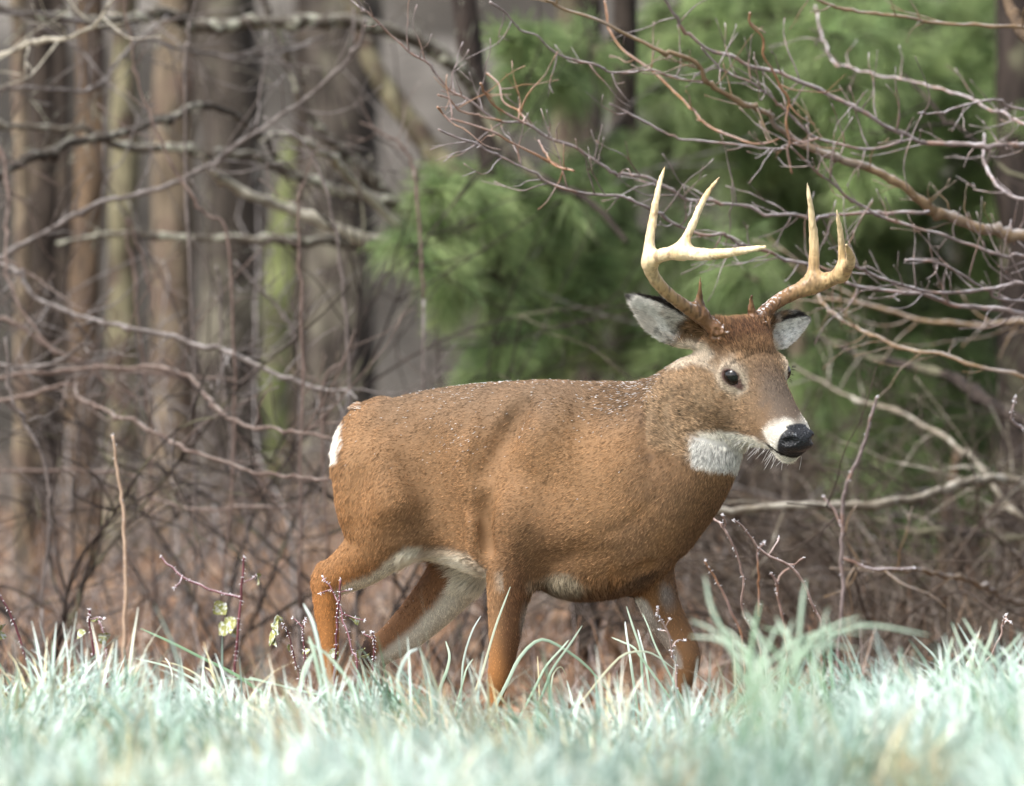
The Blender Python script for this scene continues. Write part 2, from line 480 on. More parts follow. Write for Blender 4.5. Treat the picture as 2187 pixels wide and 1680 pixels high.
branch(sweep, ([(1062, 606, 26), (930, 545, 26), (815, 529, 24), (700, 519, 21), (577, 512, 18), (400, 508, 15), (230, 504, 12), (120, 520, 7)], (5.2, 5.0)), m_lich, twigs=20, seed=5)
branch(sweep, ([(1062, 640, 14), (900, 520, 15), (764, 402, 17), (728, 357, 17), (699, 336, 16), (647, 303, 14), (591, 287, 12), (560, 300, 5)], (5.2, 4.3)), m_limbpale, twigs=2, seed=6)
branch(sweep, ([(1030, 230, 20), (1060, 290, 20), (1110, 345, 19), (1180, 395, 18), (1270, 440, 15), (1340, 520, 10)], (5.1, 4.8)), B_black, twigs=3, seed=7)

# slim tree off to the left, its branches reaching into the wood
m_twig = noise_mat("twig_grey_plum", [(0.30, (0.060, 0.050, 0.046)), (0.7, (0.18, 0.152, 0.142))], scale=30, bump=0.4, frost=0.55, frost_col=(0.38, 0.38, 0.38))
m_twigred = noise_mat("twig_reddish", [(0.30, (0.075, 0.052, 0.044)), (0.7, (0.175, 0.128, 0.110))], scale=30, bump=0.4, frost=0.4, frost_col=(0.38, 0.37, 0.35))
m_twigor = noise_mat("twig_orange", [(0.30, (0.17, 0.085, 0.045)), (0.7, (0.36, 0.20, 0.115))], scale=34, bump=0.4, frost=0.55, frost_col=(0.58, 0.54, 0.54), lichen=(14.0, 0.45, 0.62, (0.28, 0.20, 0.18)))
m_twiggrey = noise_mat("twig_frosted_grey", [(0.30, (0.11, 0.085, 0.08)), (0.7, (0.27, 0.225, 0.22))], scale=36, bump=0.5, frost=0.75, frost_col=(0.60, 0.58, 0.62), lichen=(18.0, 0.50, 0.64, (0.22, 0.14, 0.11)))
m_stembrown = noise_mat("stem_brown_olive", [(0.30, (0.10, 0.062, 0.035)), (0.7, (0.24, 0.17, 0.10))], scale=16, bump=0.5, frost=0.65, frost_col=(0.40, 0.40, 0.42), lichen=(9.0, 0.50, 0.66, (0.19, 0.155, 0.13)))
m_lichdark = noise_mat("bark_dark_limb", [(0.30, (0.022, 0.018, 0.015)), (0.7, (0.09, 0.075, 0.062))], scale=18, bump=0.8, lichen=(30.0, 0.56, 0.66, (0.22, 0.21, 0.17)), frost=0.35, frost_col=(0.28, 0.28, 0.26))
leftree = ft("bare_tree", "slim bare tree just outside the left edge reaching grey branches into the wood", "tree", B_grey, [(-190, -40, 60), (-180, 600, 66), (-170, 1250, 78)], 3.6)
LB = [([(-170, 440, 21.0), (0, 374, 19.6), (70, 339, 19.6), (140, 308, 18.2), (245, 287, 18.2), (332, 259, 16.8), (420, 229, 16.8), (489, 241, 15.4), (542, 276, 14.0), (591, 336, 9.8)], (3.6, 4.4), m_lichdark, 8),
      ([(-180, 160, 12), (0, 119, 11), (45, 101, 10), (91, 84, 12), (140, 84, 9), (196, 59, 7), (235, 5, 5)], (3.6, 3.0), m_limbpale, 8),
      ([(-175, 640, 12.0), (0, 552, 10.8), (105, 493, 10.8), (210, 437, 10.2), (315, 409, 9.6), (385, 385, 9.6), (455, 350, 9.0), (524, 297, 8.4), (629, 227, 8.4), (699, 175, 8.4), (740, 133, 8.4), (771, 87, 9.6), (785, 42, 10.8)], (3.6, 3.3), m_twig, 12),
      ([(-175, 560, 11), (0, 560, 10), (70, 632, 10), (175, 674, 10), (297, 702, 10), (420, 737, 10), (524, 772, 10), (664, 828, 9), (734, 831, 6), (762, 852, 4)], (3.6, 2.7), m_twig, 16),
      ([(-170, 740, 9), (0, 779, 8), (70, 784, 8), (122, 772, 7.5), (175, 737, 7), (200, 700, 5)], (3.6, 3.1), m_twig, 4),
      ([(-170, 640, 8), (35, 702, 8), (140, 758, 8), (245, 786, 8), (350, 800, 7), (507, 810, 5)], (3.6, 3.5), m_twigred, 8),
      ([(-170, 820, 8), (100, 790, 8), (367, 793, 8), (455, 859, 8), (507, 905, 8), (594, 922, 7), (703, 933, 6)], (3.6, 2.2), m_twigred, 6),
      ([(-170, 330, 8), (-20, 300, 8), (18, 420, 8), (10, 520, 7), (35, 640, 6), (120, 760, 5)], (3.6, 3.2), m_twigred, 6),
      ([(-170, 200, 7), (60, 190, 7), (200, 190, 7), (260, 120, 6), (330, 60, 5), (360, 30, 4)], (3.6, 4.2), m_twig, 6),
      ([(-170, 20, 7), (60, 30, 7), (276, 77, 6), (420, 110, 6), (560, 118, 6), (690, 80, 5)], (3.6, 4.6), m_twig, 8),
      ([(-170, 905, 8), (40, 850, 8), (147, 821, 7), (175, 852, 8), (245, 884, 8), (297, 905, 7.5), (385, 950, 7), (524, 1003, 7), (629, 1020, 6.5), (706, 1022, 6)], (3.6, 2.0), m_twigred, 8),
      ([(-170, 1010, 7), (245, 1010, 7), (315, 1058, 7), (413, 1090, 6.5), (517, 1088, 6), (703, 1079, 5)], (3.6, 3.0), m_twigred, 5)]
for q, (rows, y, m_, tw) in enumerate(LB):
    branch(leftree, (rows, y), m_, twigs=int(tw * 1.5) + 1, seed=20 + q, tl=0.34, tr=0.0026)
# upright whips among the left trunks
whips = [([(640, 803, 6), (640, 751, 7), (626, 709, 7.5), (594, 656, 7), (552, 614, 6), (500, 560, 5)], 4.0, "arching dark whip curving over the mossy green trunk"),
         ([(470, 1290, 6), (500, 1000, 6), (489, 524, 6), (437, 455, 6), (381, 381, 6), (329, 280, 5.5), (297, 168, 5), (276, 77, 4.5), (268, -30, 3)], 3.0, "long reddish whip leaning left across the wide tan trunk"),
         ([(418, 1290, 6), (410, 800, 6), (395, 175, 5), (402, 87, 4.5), (420, -20, 3)], 3.4, "straight thin reddish whip standing before the big plum grey trunk"),
         ([(640, 1300, 6), (645, 700, 6), (640, 480, 5.5), (636, 420, 4.5), (648, 385, 3)], 2.6, "thin whip ending in a bud against the pale sweeping limb"),
         ([(560, 1300, 6), (478, 820, 6), (470, 620, 5.5), (462, 570, 4)], 3.4, "short dark whip before the big plum grey trunk"),
         ([(905, 640, 6), (890, 400, 7), (872, 340, 6.5), (845, 300, 6), (770, 262, 4)], 3.4, "plum whip curling above the left tip of the pine boughs"),
         ([(90, 1300, 7), (105, 1100, 7), (92, 985, 7), (50, 900, 7), (24, 850, 6), (12, 720, 5)], 2.4, "pale grey whip bending left across the thin pale trunk"),
         ([(330, 1300, 6), (318, 900, 6), (280, 560, 5.5), (276, 470, 5), (318, 610, 4), (330, 680, 3)], 3.8, "drooping grey whip before the olive lichened trunk"),
         ([(760, 1200, 6), (742, 700, 6), (700, 420, 5.5), (640, 300, 5), (560, 250, 4)], 3.0, "slender grey whip arching left over the broad grey brown trunk"),
         ([(700, 1200, 5), (690, 840, 5), (735, 770, 4), (740, 740, 4)], 3.0, "short pinkish whip standing behind the rump of the buck")]
for q, (rows, y, lab) in enumerate(whips):
    b0 = P(rows[0][0], rows[0][1], y); zg = gz(b0[0], y)
    t = empty("sapling_whip", (b0[0], y, zg)); tag(t, lab, "sapling", "thin saplings among the left trunks")
    branch(t, (rows, y), m_twigred if q % 2 else m_twig, name="stem", twigs=5, seed=60 + q, tl=0.18, tr=0.002)
    V, Fs = tube(spline(np.array([(b0[0] + 0.01, y, zg - 0.03), (b0[0], y, (zg + b0[2]) / 2), tuple(b0)]), 8), max(0.0025, rows[0][2] / 2000 * (y + 16) / 16), k=6)
    obj("stem_foot", V, Fs, m_twig, t, np.asarray(t.location))
# ================================================================== white pines
m_needle = attr_mat("pine_needles", 0.55, 0.35, translucent=0.5)
def tufts(bag, pos, dirs, r, n=36, ln=0.105, w=0.0032, bright=1.0):
    """sprays of long needles: one triangle each, all leaving a short twig"""
    N = len(pos)
    d = dirs / np.linalg.norm(dirs, axis=1, keepdims=True)
    a = np.cross(d, np.array((0.1, 0.2, 1.0))); a /= np.linalg.norm(a, axis=1, keepdims=True)
    b_ = np.cross(d, a)
    th = r.uniform(0, 2 * np.pi, (N, n)); op = r.uniform(0.15, 0.85, (N, n)); al = r.uniform(-0.06, 0.03, (N, n))
    dd = d[:, None] * np.cos(op)[..., None] + (a[:, None] * np.cos(th)[..., None] + b_[:, None] * np.sin(th)[..., None]) * np.sin(op)[..., None]
    L_ = ln * r.uniform(0.7, 1.15, (N, n))
    p0 = pos[:, None] + d[:, None] * al[..., None]
    tip = p0 + dd * L_[..., None] - np.array((0, 0, 1.0)) * (L_ * 0.30)[..., None]
    side = np.cross(dd, r.standard_normal((N, n, 3))); side /= np.linalg.norm(side, axis=-1, keepdims=True)
    mid = (p0 + tip) / 2 + np.array((0, 0, 0.004))
    V = np.stack([p0, mid + side * w / 2, tip, mid - side * w / 2], 2).reshape(-1, 3)
    F = np.arange(len(V)).reshape(-1, 4)
    tone = r.normal(1.0, 0.22, (N, 1, 1)).clip(0.5, 1.6) * r.normal(1.0, 0.15, (N, n, 1))
    yel = r.random((N, 1, 1)) * 0.6
    base = np.array((0.170, 0.255, 0.105)) * (1 - yel) + np.array((0.400, 0.465, 0.215)) * yel
    c = (base * tone * bright)[:, :, None, :] * np.array((0.8, 1.0, 1.25, 1.0))[None, None, :, None]
    bag.add(V, F, np.clip(c.reshape(-1, 3), 0.01, 0.9))

def bough(tree, wood, bag, rows, y, width, n, seed, dens=1.0, bright=1.0):
    """a pine bough along rows (vx, vy); side twigs spread over `width` metres, tufts at their ends"""
    r = np.random.default_rng(seed)
    y0, y1 = y
    A = np.array([P(a, b_, y0 + (y1 - y0) * q / (len(rows) - 1)) for q, (a, b_) in enumerate(rows)])
    S = spline(A, 30)
    V, Fs = tube(S, np.linspace(0.016, 0.004, 30), k=6); wood.add(V, Fs)
    pos, dr = [], []
    for q in range(n):
        t = r.uniform(0.12, 1.0) ** 0.8
        i0 = int(t * 28); p0 = S[i0]; T = nrm(S[i0 + 1] - S[i0])
        sd = nrm(np.cross(T, r.standard_normal(3)) * np.array((1, 0.8, 0.75)))
        ln = width * r.uniform(0.25, 1.0) * (1.1 - 0.55 * t)
        d = nrm(T * r.uniform(0.35, 1.1) + sd * 0.9)
        e = p0 + d * ln + np.array((0, 0, -0.10 * ln + 0.05 * ln * r.standard_normal()))
        m_ = (p0 + e) / 2 + np.array((0, 0, 0.04 * ln))
        tw = spline(np.array([p0, m_, e]), 6)
        V, Fs = tube(tw, np.linspace(0.004, 0.0015, 6), k=4, caps=False); wood.add(V, Fs)
        k_ = max(2, int(ln / 0.055 * dens))
        for w in range(k_):
            f_ = 1 - w / k_ * 0.75
            g = int(f_ * 4); pp = tw[g] * (1 - (f_ * 4 - g)) + tw[min(5, g + 1)] * (f_ * 4 - g)
            dd = nrm(nrm(tw[min(5, g + 1)] - tw[max(0, g)] + 1e-6) + r.standard_normal(3) * 0.35 + np.array((0, 0, -0.10)))
            pos.append(pp + r.standard_normal(3) * 0.012); dr.append(dd)
    tufts(bag, np.array(pos), np.array(dr), r, bright=bright)
    return len(pos)

def pine(name, label, rows, y, boughs, seed, trunk_mat):
    D = (y + 16) / 16
    C = np.array(sorted([(*P(a, b_, y), w / 2000 * D) for a, b_, w in rows], key=lambda q: q[2]))
    zg = gz(C[0][0], y)
    C = np.vstack([[C[0][0], y, zg - 0.1, C[0][3] * 1.3], C, [C[-1][0], y, C[-1][2] + 3.5, C[-1][3] * 0.5]])
    S = spline(C, 40)
    t = empty(name, (C[0][0], y, zg)); tag(t, label, "pine tree")
    V, Fs = tube(S[:, :3], S[:, 3], k=12, wob=0.05)
    obj("trunk", V, Fs, trunk_mat, t, np.asarray(t.location))
    wood, bag = Bag(), Bag()
    nt_ = 0
    for q, bo in enumerate(boughs):
        nt_ += bough(t, wood, bag, bo[0], bo[1], bo[2], bo[3], seed + q, bright=bo[4] if len(bo) > 4 else 1.0)
    wood.obj("limbs", B_dark, t, np.asarray(t.location))["kind"] = "stuff"
    bag.obj("needles", m_needle, t, np.asarray(t.location), smooth=False)["kind"] = "stuff"
pine("pine_tree", "green pine with feathery boughs hanging left of the antlers, behind the back of the buck", [(1330, 1000, 60), (1330, 400, 56), (1335, -60, 50)], 6.2,
     [([(1330, 250), (1290, 330), (1240, 400), (1180, 440)], (6.2, 5.2), 0.22, 30, 0.9),
      ([(1330, 330), (1190, 375), (1050, 392), (900, 412)], (6.2, 4.6), 0.16, 34, 1.05),
      ([(1330, 400), (1150, 450), (980, 490), (870, 530)], (6.2, 4.4), 0.20, 46, 1.05),
      ([(1330, 440), (1180, 530), (1040, 585), (950, 605)], (6.2, 4.6), 0.22, 52, 1.1),
      ([(1330, 560), (1210, 640), (1120, 690), (1060, 740)], (6.2, 4.9), 0.20, 46, 1.15),
      ([(1330, 640), (1220, 745), (1110, 790), (1010, 810)], (6.2, 4.8), 0.16, 40, 1.25),
      ([(1330, 620), (1400, 680), (1430, 740), (1400, 790)], (6.2, 5.2), 0.20, 34, 0.95),
      ([(1330, 480), (1420, 530), (1530, 560), (1620, 600)], (6.2, 5.0), 0.24, 50, 0.9),
      ([(1330, 380), (1260, 470), (1250, 560), (1260, 640)], (6.2, 5.4), 0.24, 44, 0.95),
      ([(1330, 100), (1230, 110), (1150, 100), (1075, 80)], (6.2, 5.3), 0.16, 44, 1.0),
      ([(1330, 60), (1250, 135), (1180, 165), (1120, 165)], (6.2, 5.3), 0.15, 36, 1.0)], 300, B_dark)
pine("pine_tree", "tall green pine filling the upper right behind the bare branches", [(2080, 1000, 84), (2075, 500, 80), (2070, -60, 76)], 8.0,
     [([(2070, 20), (1900, 40), (1700, 30), (1480, 45)], (8.0, 6.6), 0.26, 80, 1.0),
      ([(2070, -60), (1800, -40), (1560, -10), (1400, 30)], (8.0, 6.8), 0.24, 60, 1.0),
      ([(2070, 90), (1880, 120), (1700, 135), (1430, 110)], (8.0, 6.4), 0.26, 90, 0.95),
      ([(2070, 190), (1860, 215), (1640, 210), (1380, 190)], (8.0, 6.2), 0.26, 90, 0.95),
      ([(2070, 280), (1880, 300), (1690, 310), (1480, 300)], (8.0, 6.6), 0.28, 86, 0.9),
      ([(2070, 370), (1900, 410), (1760, 420), (1600, 410)], (8.0, 6.8), 0.28, 76, 0.9),
      ([(2070, 470), (1930, 520), (1820, 560), (1700, 570)], (8.0, 6.8), 0.28, 60, 0.85),
      ([(2070, 60), (2130, 90), (2180, 120), (2230, 150)], (8.0, 7.2), 0.30, 46, 0.9),
      ([(2070, 260), (2110, 300), (2160, 340), (2230, 380)], (8.0, 7.0), 0.30, 46, 0.9),
      ([(2070, 420), (2110, 470), (2150, 520), (2210, 560)], (8.0, 7.0), 0.30, 40, 0.85),
      ([(2070, 560), (1990, 640), (1930, 720), (1900, 800)], (8.0, 7.0), 0.28, 54, 1.0),
      ([(2070, 680), (2010, 770), (1960, 850), (1930, 930)], (8.0, 7.2), 0.26, 44, 1.0),
      ([(2070, 560), (2120, 700), (2160, 800), (2190, 880)], (8.0, 7.0), 0.28, 34, 0.8),
      ([(2070, 30), (2140, 20), (2200, 10), (2260, 10)], (8.0, 6.6), 0.30, 60, 1.0),
      ([(2070, 160), (2130, 190), (2190, 230), (2240, 280)], (8.0, 6.4), 0.30, 60, 1.0),
      ([(2070, 120), (1990, 160), (1900, 180), (1790, 190)], (8.0, 6.0), 0.28, 70, 1.05),
      ([(2070, 0), (1980, 60), (1860, 80), (1740, 70)], (8.0, 6.0), 0.28, 70, 1.1),
      ([(2070, 320), (1980, 360), (1900, 370), (1820, 360)], (8.0, 6.0), 0.26, 60, 1.05),
      ([(2070, 360), (2120, 400), (2170, 440), (2230, 470)], (8.0, 6.6), 0.28, 50, 0.95),
      ([(2075, 760), (1980, 880), (1880, 980), (1800, 1060)], (8.0, 6.4), 0.24, 46, 1.0),
      ([(2075, 860), (2000, 1000), (1950, 1100), (1900, 1170)], (8.0, 6.2), 0.24, 44, 1.0),
      ([(2075, 840), (2130, 960), (2160, 1060), (2180, 1160)], (8.0, 6.6), 0.26, 46, 0.95),
      ([(2070, 640), (1920, 700), (1800, 760), (1740, 850)], (8.0, 6.8), 0.28, 54, 1.0)], 400, B_black)
pine("pine_tree", "farther dim green pine seen through the gap between the antlers", [(1600, 1000, 70), (1600, 300, 66), (1600, -60, 60)], 11.5,
     [([(1600, 40), (1500, 80), (1400, 110), (1290, 150)], (11.5, 10.6), 0.34, 60, 0.75),
      ([(1600, 140), (1700, 180), (1800, 200), (1900, 240)], (11.5, 10.6), 0.36, 60, 0.75),
      ([(1600, 240), (1500, 290), (1420, 320), (1340, 350)], (11.5, 10.8), 0.34, 50, 0.75),
      ([(1600, 330), (1700, 380), (1800, 400), (1900, 440)], (11.5, 10.6), 0.36, 60, 0.7),
      ([(1600, 430), (1680, 500), (1760, 560), (1850, 620)], (11.5, 10.8), 0.36, 60, 0.7),
      ([(1600, 520), (1550, 600), (1500, 640), (1440, 690)], (11.5, 10.8), 0.34, 46, 0.8),
      ([(1600, 620), (1700, 720), (1780, 780), (1850, 880)], (11.5, 10.8), 0.36, 50, 0.7),
      ([(1600, 700), (1740, 900), (1850, 1000), (1950, 1080)], (11.5, 10.6), 0.34, 36, 0.7)], 500, B_dark)
# ================================================================== bare tree reaching in from the right
rt = ft("bare_tree", "bare tree just outside the right edge with long frosted branches over the antlers", "tree", B_ochre, [(2330, -40, 110), (2350, 400, 118), (2380, 1250, 140)], 1.6)
RB = [([(2340, 520, 30), (2186, 503, 27), (2106, 493, 25), (2053, 472, 23), (2001, 451, 22), (1966, 426, 20), (1931, 402, 19), (1879, 371, 18), (1805, 339, 16), (1777, 332, 17), (1721, 315, 15), (1686, 294, 13), (1658, 273, 12), (1637, 248, 12), (1609, 231, 12), (1578, 217, 13), (1546, 199, 11), (1511, 178, 11), (1494, 140, 10), (1439, 112, 9), (1358, 84, 8), (1288, 45, 8), (1201, 17, 7), (1149, -4, 6), (1080, -40, 5)], (1.6, 1.0), m_stembrown, 16),
      ([(2340, 318, 16), (2187, 315, 13), (2123, 313, 12), (2008, 308, 11), (1945, 297, 10), (1875, 259, 9.5), (1791, 213, 9), (1697, 171, 8.5), (1581, 129, 8), (1497, 94, 7.5), (1441, 35, 7), (1400, -40, 5)], (1.6, 1.2), m_twiggrey, 14),
      ([(1948, 299, 6.5), (1861, 318, 6), (1791, 308, 6), (1732, 290, 6), (1686, 245, 5.5), (1651, 210, 5), (1616, 185, 5), (1564, 161, 5), (1532, 140, 5), (1497, 101, 5)], (1.45, 1.2), m_twiggrey, 10),
      ([(1691, 371, 4.5), (1683, 322, 5), (1688, 304, 6), (1679, 259, 5.5), (1686, 217, 5.5), (1669, 185, 5.5), (1651, 150, 5), (1630, 119, 5), (1628, 80, 4.5), (1602, 52, 4.5), (1600, 28, 5)], (1.3, 1.1), m_twigor, 3),
      ([(1669, 297, 5), (1623, 309, 5), (1557, 290, 5.5), (1508, 266, 5.5), (1476, 231, 5.5), (1439, 196, 5.5), (1390, 150, 5), (1337, 115, 5), (1302, 63, 4.5), (1290, 0, 4)], (1.3, 1.5), m_twigor, 3),
      ([(1749, 297, 5), (1683, 311, 5), (1634, 318, 5), (1504, 301, 5.5), (1439, 294, 5), (1341, 241, 4.5), (1301, 222, 4)], (1.3, 1.2), m_twiggrey, 4),
      ([(1504, 178, 5), (1439, 164, 5), (1393, 152, 5), (1306, 154, 5.5), (1268, 136, 5.5), (1212, 126, 5), (1173, 101, 5), (1145, 73, 4.5), (1110, 63, 4.5), (1079, 28, 4.5), (1047, 3, 5)], (1.25, 1.0), m_twiggrey, 5),
      ([(2340, 590, 10), (2187, 549, 8), (2141, 545, 7.5), (2053, 517, 7), (1994, 497, 7), (1879, 462, 6.5), (1812, 420, 6), (1763, 381, 5.5), (1735, 360, 5), (1690, 315, 4.5)], (1.6, 1.2), m_twiggrey, 10),
      ([(1987, 451, 8), (1896, 455, 7.5), (1791, 455, 7.5), (1742, 465, 7.5), (1693, 458, 7.5), (1651, 458, 7), (1592, 441, 7), (1539, 434, 7), (1483, 430, 7), (1441, 413, 7), (1393, 385, 7), (1341, 376, 7), (1288, 350, 7), (1225, 318, 7), (1166, 290, 6.5), (1121, 262, 6), (1072, 259, 5), (1009, 220, 5), (939, 171, 5), (904, 129, 5), (830, 73, 5), (781, 24, 5), (745, -20, 4)], (1.45, 0.9), m_twiggrey, 26),
      ([(1124, 266, 5), (1086, 245, 5), (1054, 224, 4.5), (1038, 200, 4), (1026, 178, 5)], (1.0, 0.9), m_twigor, 1),
      ([(1121, 262, 5), (1110, 241, 4.5), (1075, 217, 4), (1065, 180, 4), (1040, 156, 5)], (1.0, 1.1), m_twigor, 1),
      ([(1225, 366, 5), (1184, 350, 5), (1103, 311, 5), (1047, 280, 5), (960, 252, 4.5), (935, 229, 5)], (1.0, 0.8), m_twigor, 2),
      ([(1150, 300, 4), (1180, 350, 4.5), (1225, 366, 4.5)], (1.0, 0.9), m_twigor, 0),
      ([(1072, 259, 4), (1030, 250, 4), (980, 235, 4), (960, 212, 4), (935, 204, 4.5)], (1.0, 0.9), m_twigor, 1),
      ([(2340, 690, 14), (2187, 667, 12), (2073, 655, 11), (2010, 646, 10), (1968, 632, 9), (1870, 622, 8), (1804, 604, 7), (1756, 572, 7), (1686, 556, 7), (1637, 535, 7), (1581, 521, 7), (1546, 504, 6.5), (1483, 500, 6.5), (1439, 479, 6.5), (1390, 450, 6), (1334, 418, 6), (1254, 413, 6), (1201, 406, 5.5), (1096, 353, 5), (1044, 322, 5), (990, 300, 5), (939, 280, 4)], (1.6, 0.8), m_twiggrey, 26),
      ([(2340, 600, 10), (2187, 607, 8), (2073, 625, 8), (1978, 625, 8), (1898, 600, 7), (1828, 572, 6), (1790, 540, 5)], (1.6, 1.2), m_twiggrey, 12),
      ([(2340, 80, 12), (2162, 56, 8), (2001, 49, 7.5), (1931, 35, 7.5), (1805, 24, 7), (1749, 3, 6), (1700, -20, 5)], (1.6, 1.4), m_stembrown, 6),
      ([(2340, 300, 9), (2187, 262, 8), (2141, 241, 7), (2081, 217, 6.5), (2001, 189, 6), (1931, 168, 6), (1837, 154, 6), (1784, 129, 6), (1756, 87, 6), (1742, 14, 5)], (1.6, 2.8), m_twiggrey, 6),
      ([(2340, 440, 8), (2187, 427, 7), (2141, 406, 7), (2116, 378, 7), (2101, 336, 6.5), (2102, 287, 6)], (1.6, 2.0), m_twiggrey, 3),
      ([(2350, 30, 26), (2250, 120, 28), (2187, 77, 26), (2172, 45, 25), (2148, -10, 24), (2130, -60, 22)], (1.6, 1.9), B_ochre, 0),
      ([(2340, 830, 12), (2187, 806, 9), (2010, 760, 9), (1930, 745, 9), (1850, 710, 8), (1790, 680, 7), (1760, 650, 6), (1740, 620, 6)], (1.6, 2.2), m_stembrown, 12),
      ([(2340, 250, 6), (2187, 235, 5), (2110, 215, 5), (2040, 232, 5), (1985, 243, 4.5), (1962, 243, 5)], (1.6, 1.3), m_twiggrey, 3),
      ([(2300, 640, 6), (2140, 640, 6), (2060, 590, 6), (1990, 560, 6), (1935, 556, 6)], (1.6, 1.3), m_twiggrey, 5)]
m_limbdim = noise_mat("bark_dim_limb", [(0.35, (0.075, 0.062, 0.046)), (0.7, (0.22, 0.19, 0.145))], scale=16, bump=0.8, lichen=(18.0, 0.52, 0.64, (0.33, 0.31, 0.26)), frost=0.45, frost_col=(0.40, 0.38, 0.34))
for q, (rows, y, m_, tw) in enumerate(RB):
    branch(rt, (rows, y), m_, twigs=int(tw * 1.7) + 1, seed=100 + q, tl=0.15, tr=0.0020, spread=1.0)

# lower right: brush and long lichened branches
low = ft("bare_tree", "dark bare tree beyond the right edge with low lichened branches behind the muzzle", "tree", B_dark, [(2420, -40, 90), (2430, 500, 100), (2440, 1250, 120)], 3.6)
for q, (rows, y, m_, tw) in enumerate([
        ([(2430, 1060, 24), (2187, 1036, 20), (2110, 1022, 19), (2040, 1040, 18), (1960, 1062, 17), (1860, 1076, 17), (1700, 1082, 16), (1530, 1090, 14), (1400, 1100, 10), (1250, 1090, 6)], (3.6, 2.6), m_limbdim, 12),
        ([(2430, 1140, 12), (2187, 1110, 10), (2080, 980, 11), (2010, 930, 12), (1930, 885, 10), (1820, 850, 9), (1690, 780, 6)], (3.6, 4.2), m_limbdim, 12),
        ([(2430, 960, 26), (2187, 895, 24), (2100, 850, 22), (2000, 795, 18), (1850, 762, 14), (1740, 720, 9)], (3.6, 5.0), B_black, 10),
        ([(2430, 1310, 12), (2187, 1292, 9), (2090, 1250, 9), (2000, 1222, 8.5), (1880, 1216, 8), (1800, 1190, 7)], (3.6, 1.6), m_stembrown, 8),
        ([(2430, 1180, 14), (2187, 1150, 12), (2000, 1130, 12), (1800, 1120, 10), (1560, 1140, 7)], (3.6, 4.5), B_black, 14),
        ([(2430, 720, 14), (2187, 690, 12), (2000, 690, 10), (1850, 650, 9), (1740, 640, 6)], (3.6, 3.6), m_stembrown, 12),
        ([(2430, 430, 10), (2187, 380, 9), (2080, 300, 9), (2000, 230, 8), (1930, 160, 7)], (3.6, 3.8), B_black, 6)]):
    branch(low, (rows, y), m_, twigs=tw, seed=150 + q, tl=0.30, tr=0.003)

def shrub(name, label, vx, y, stems, height, mat, seed, lean=0.5, group=None, r0=0.0045, twig=3, cat="shrub"):
    r = np.random.default_rng(seed)
    x0 = P(vx, 1200, y)[0]; zg = gz(x0, y)
    t = empty(name, (x0, y, zg)); tag(t, label, cat, group)
    for s in range(stems):
        bag = Bag()
        a = r.uniform(0, 6.28); h = height * r.uniform(0.5, 1.1)
        bx = np.array((x0 + r.normal(0, 0.07), y + r.normal(0, 0.07), 0.0)); bx[2] = gz(bx[0], bx[1]) - 0.01
        d = nrm(np.array((math.cos(a) * lean, math.sin(a) * lean, 1.0)) + r.standard_normal(3) * 0.15)
        pp = [bx]
        for w in range(7):
            d = nrm(d + r.standard_normal(3) * 0.16 + np.array((math.cos(a) * 0.06, math.sin(a) * 0.06, -0.05 * w * lean)))
            pp.append(pp[-1] + d * h / 7)
        S = spline(np.array(pp), 18)
        V, Fs = tube(S, np.linspace(r0, r0 * 0.3, 18), k=5); bag.add(V, Fs)
        for w in range(twig):
            i0 = r.integers(5, 16); T = nrm(S[i0 + 1] - S[i0])
            dd = nrm(T * 0.6 + nrm(r.standard_normal(3)) * 0.8)
            q_ = [S[i0]]
            for z in range(4):
                dd = nrm(dd + r.standard_normal(3) * 0.25); q_.append(q_[-1] + dd * h * 0.08 * r.uniform(0.6, 1.4))
            V, Fs = tube(spline(np.array(q_), 8), np.linspace(r0 * 0.45, r0 * 0.2, 8), k=4); bag.add(V, Fs)
        bag.obj("stem", mat, t, np.asarray(t.location))
    return t
m_brush = noise_mat("brush_brown", [(0.30, (0.034, 0.026, 0.018)), (0.7, (0.13, 0.10, 0.074))], scale=20, bump=0.3, frost=0.35, frost_col=(0.38, 0.36, 0.36))
m_brushdark = noise_mat("brush_dark", [(0.30, (0.024, 0.018, 0.015)), (0.7, (0.090, 0.068, 0.055))], scale=20, bump=0.3)
where = [(1680, 4.6, "below the chin of the buck"), (1780, 5.6, "right of the chin, half hidden by the long lichened branch"), (1880, 4.0, "under the tall pine, right of the muzzle"), (1970, 5.4, "between the slim ochre trunk and the muzzle"),
         (2060, 3.6, "in front of the slim ochre striped trunk"), (2150, 4.8, "at the foot of the near black trunk"), (2230, 3.4, "on the right edge beyond the frosted grass"), (1580, 6.0, "seen in the gap beneath the throat"),
         (1930, 7.4, "far back beneath the tall pine"), (2110, 7.2, "far back beside the near black trunk"), (1740, 7.8, "far back beyond the chin of the buck"), (1830, 3.0, "nearest behind the crooked tan sapling"),
         (2010, 8.6, "deepest in the shade beneath the tall pine"), (1650, 9.2, "deep in the wood left of the thin tan snag"), (2200, 6.0, "at the right edge under the curling sapling"), (1900, 9.6, "in the deep gap between the two right hand pines"), (1510, 7.6, "just right of the throat, deep in the wood")]
for q, (vx, y, wh) in enumerate(where):
    shrub("bare_shrub", "tangled leafless %s shrub %s" % (("brown", "dark")[q % 2], wh), vx, y, 22, 1.05 + 0.30 * (q % 3), (m_brush, m_brushdark)[q % 2], 700 + q, lean=0.95, group="leafless shrubs low on the right", r0=0.0048, twig=5)
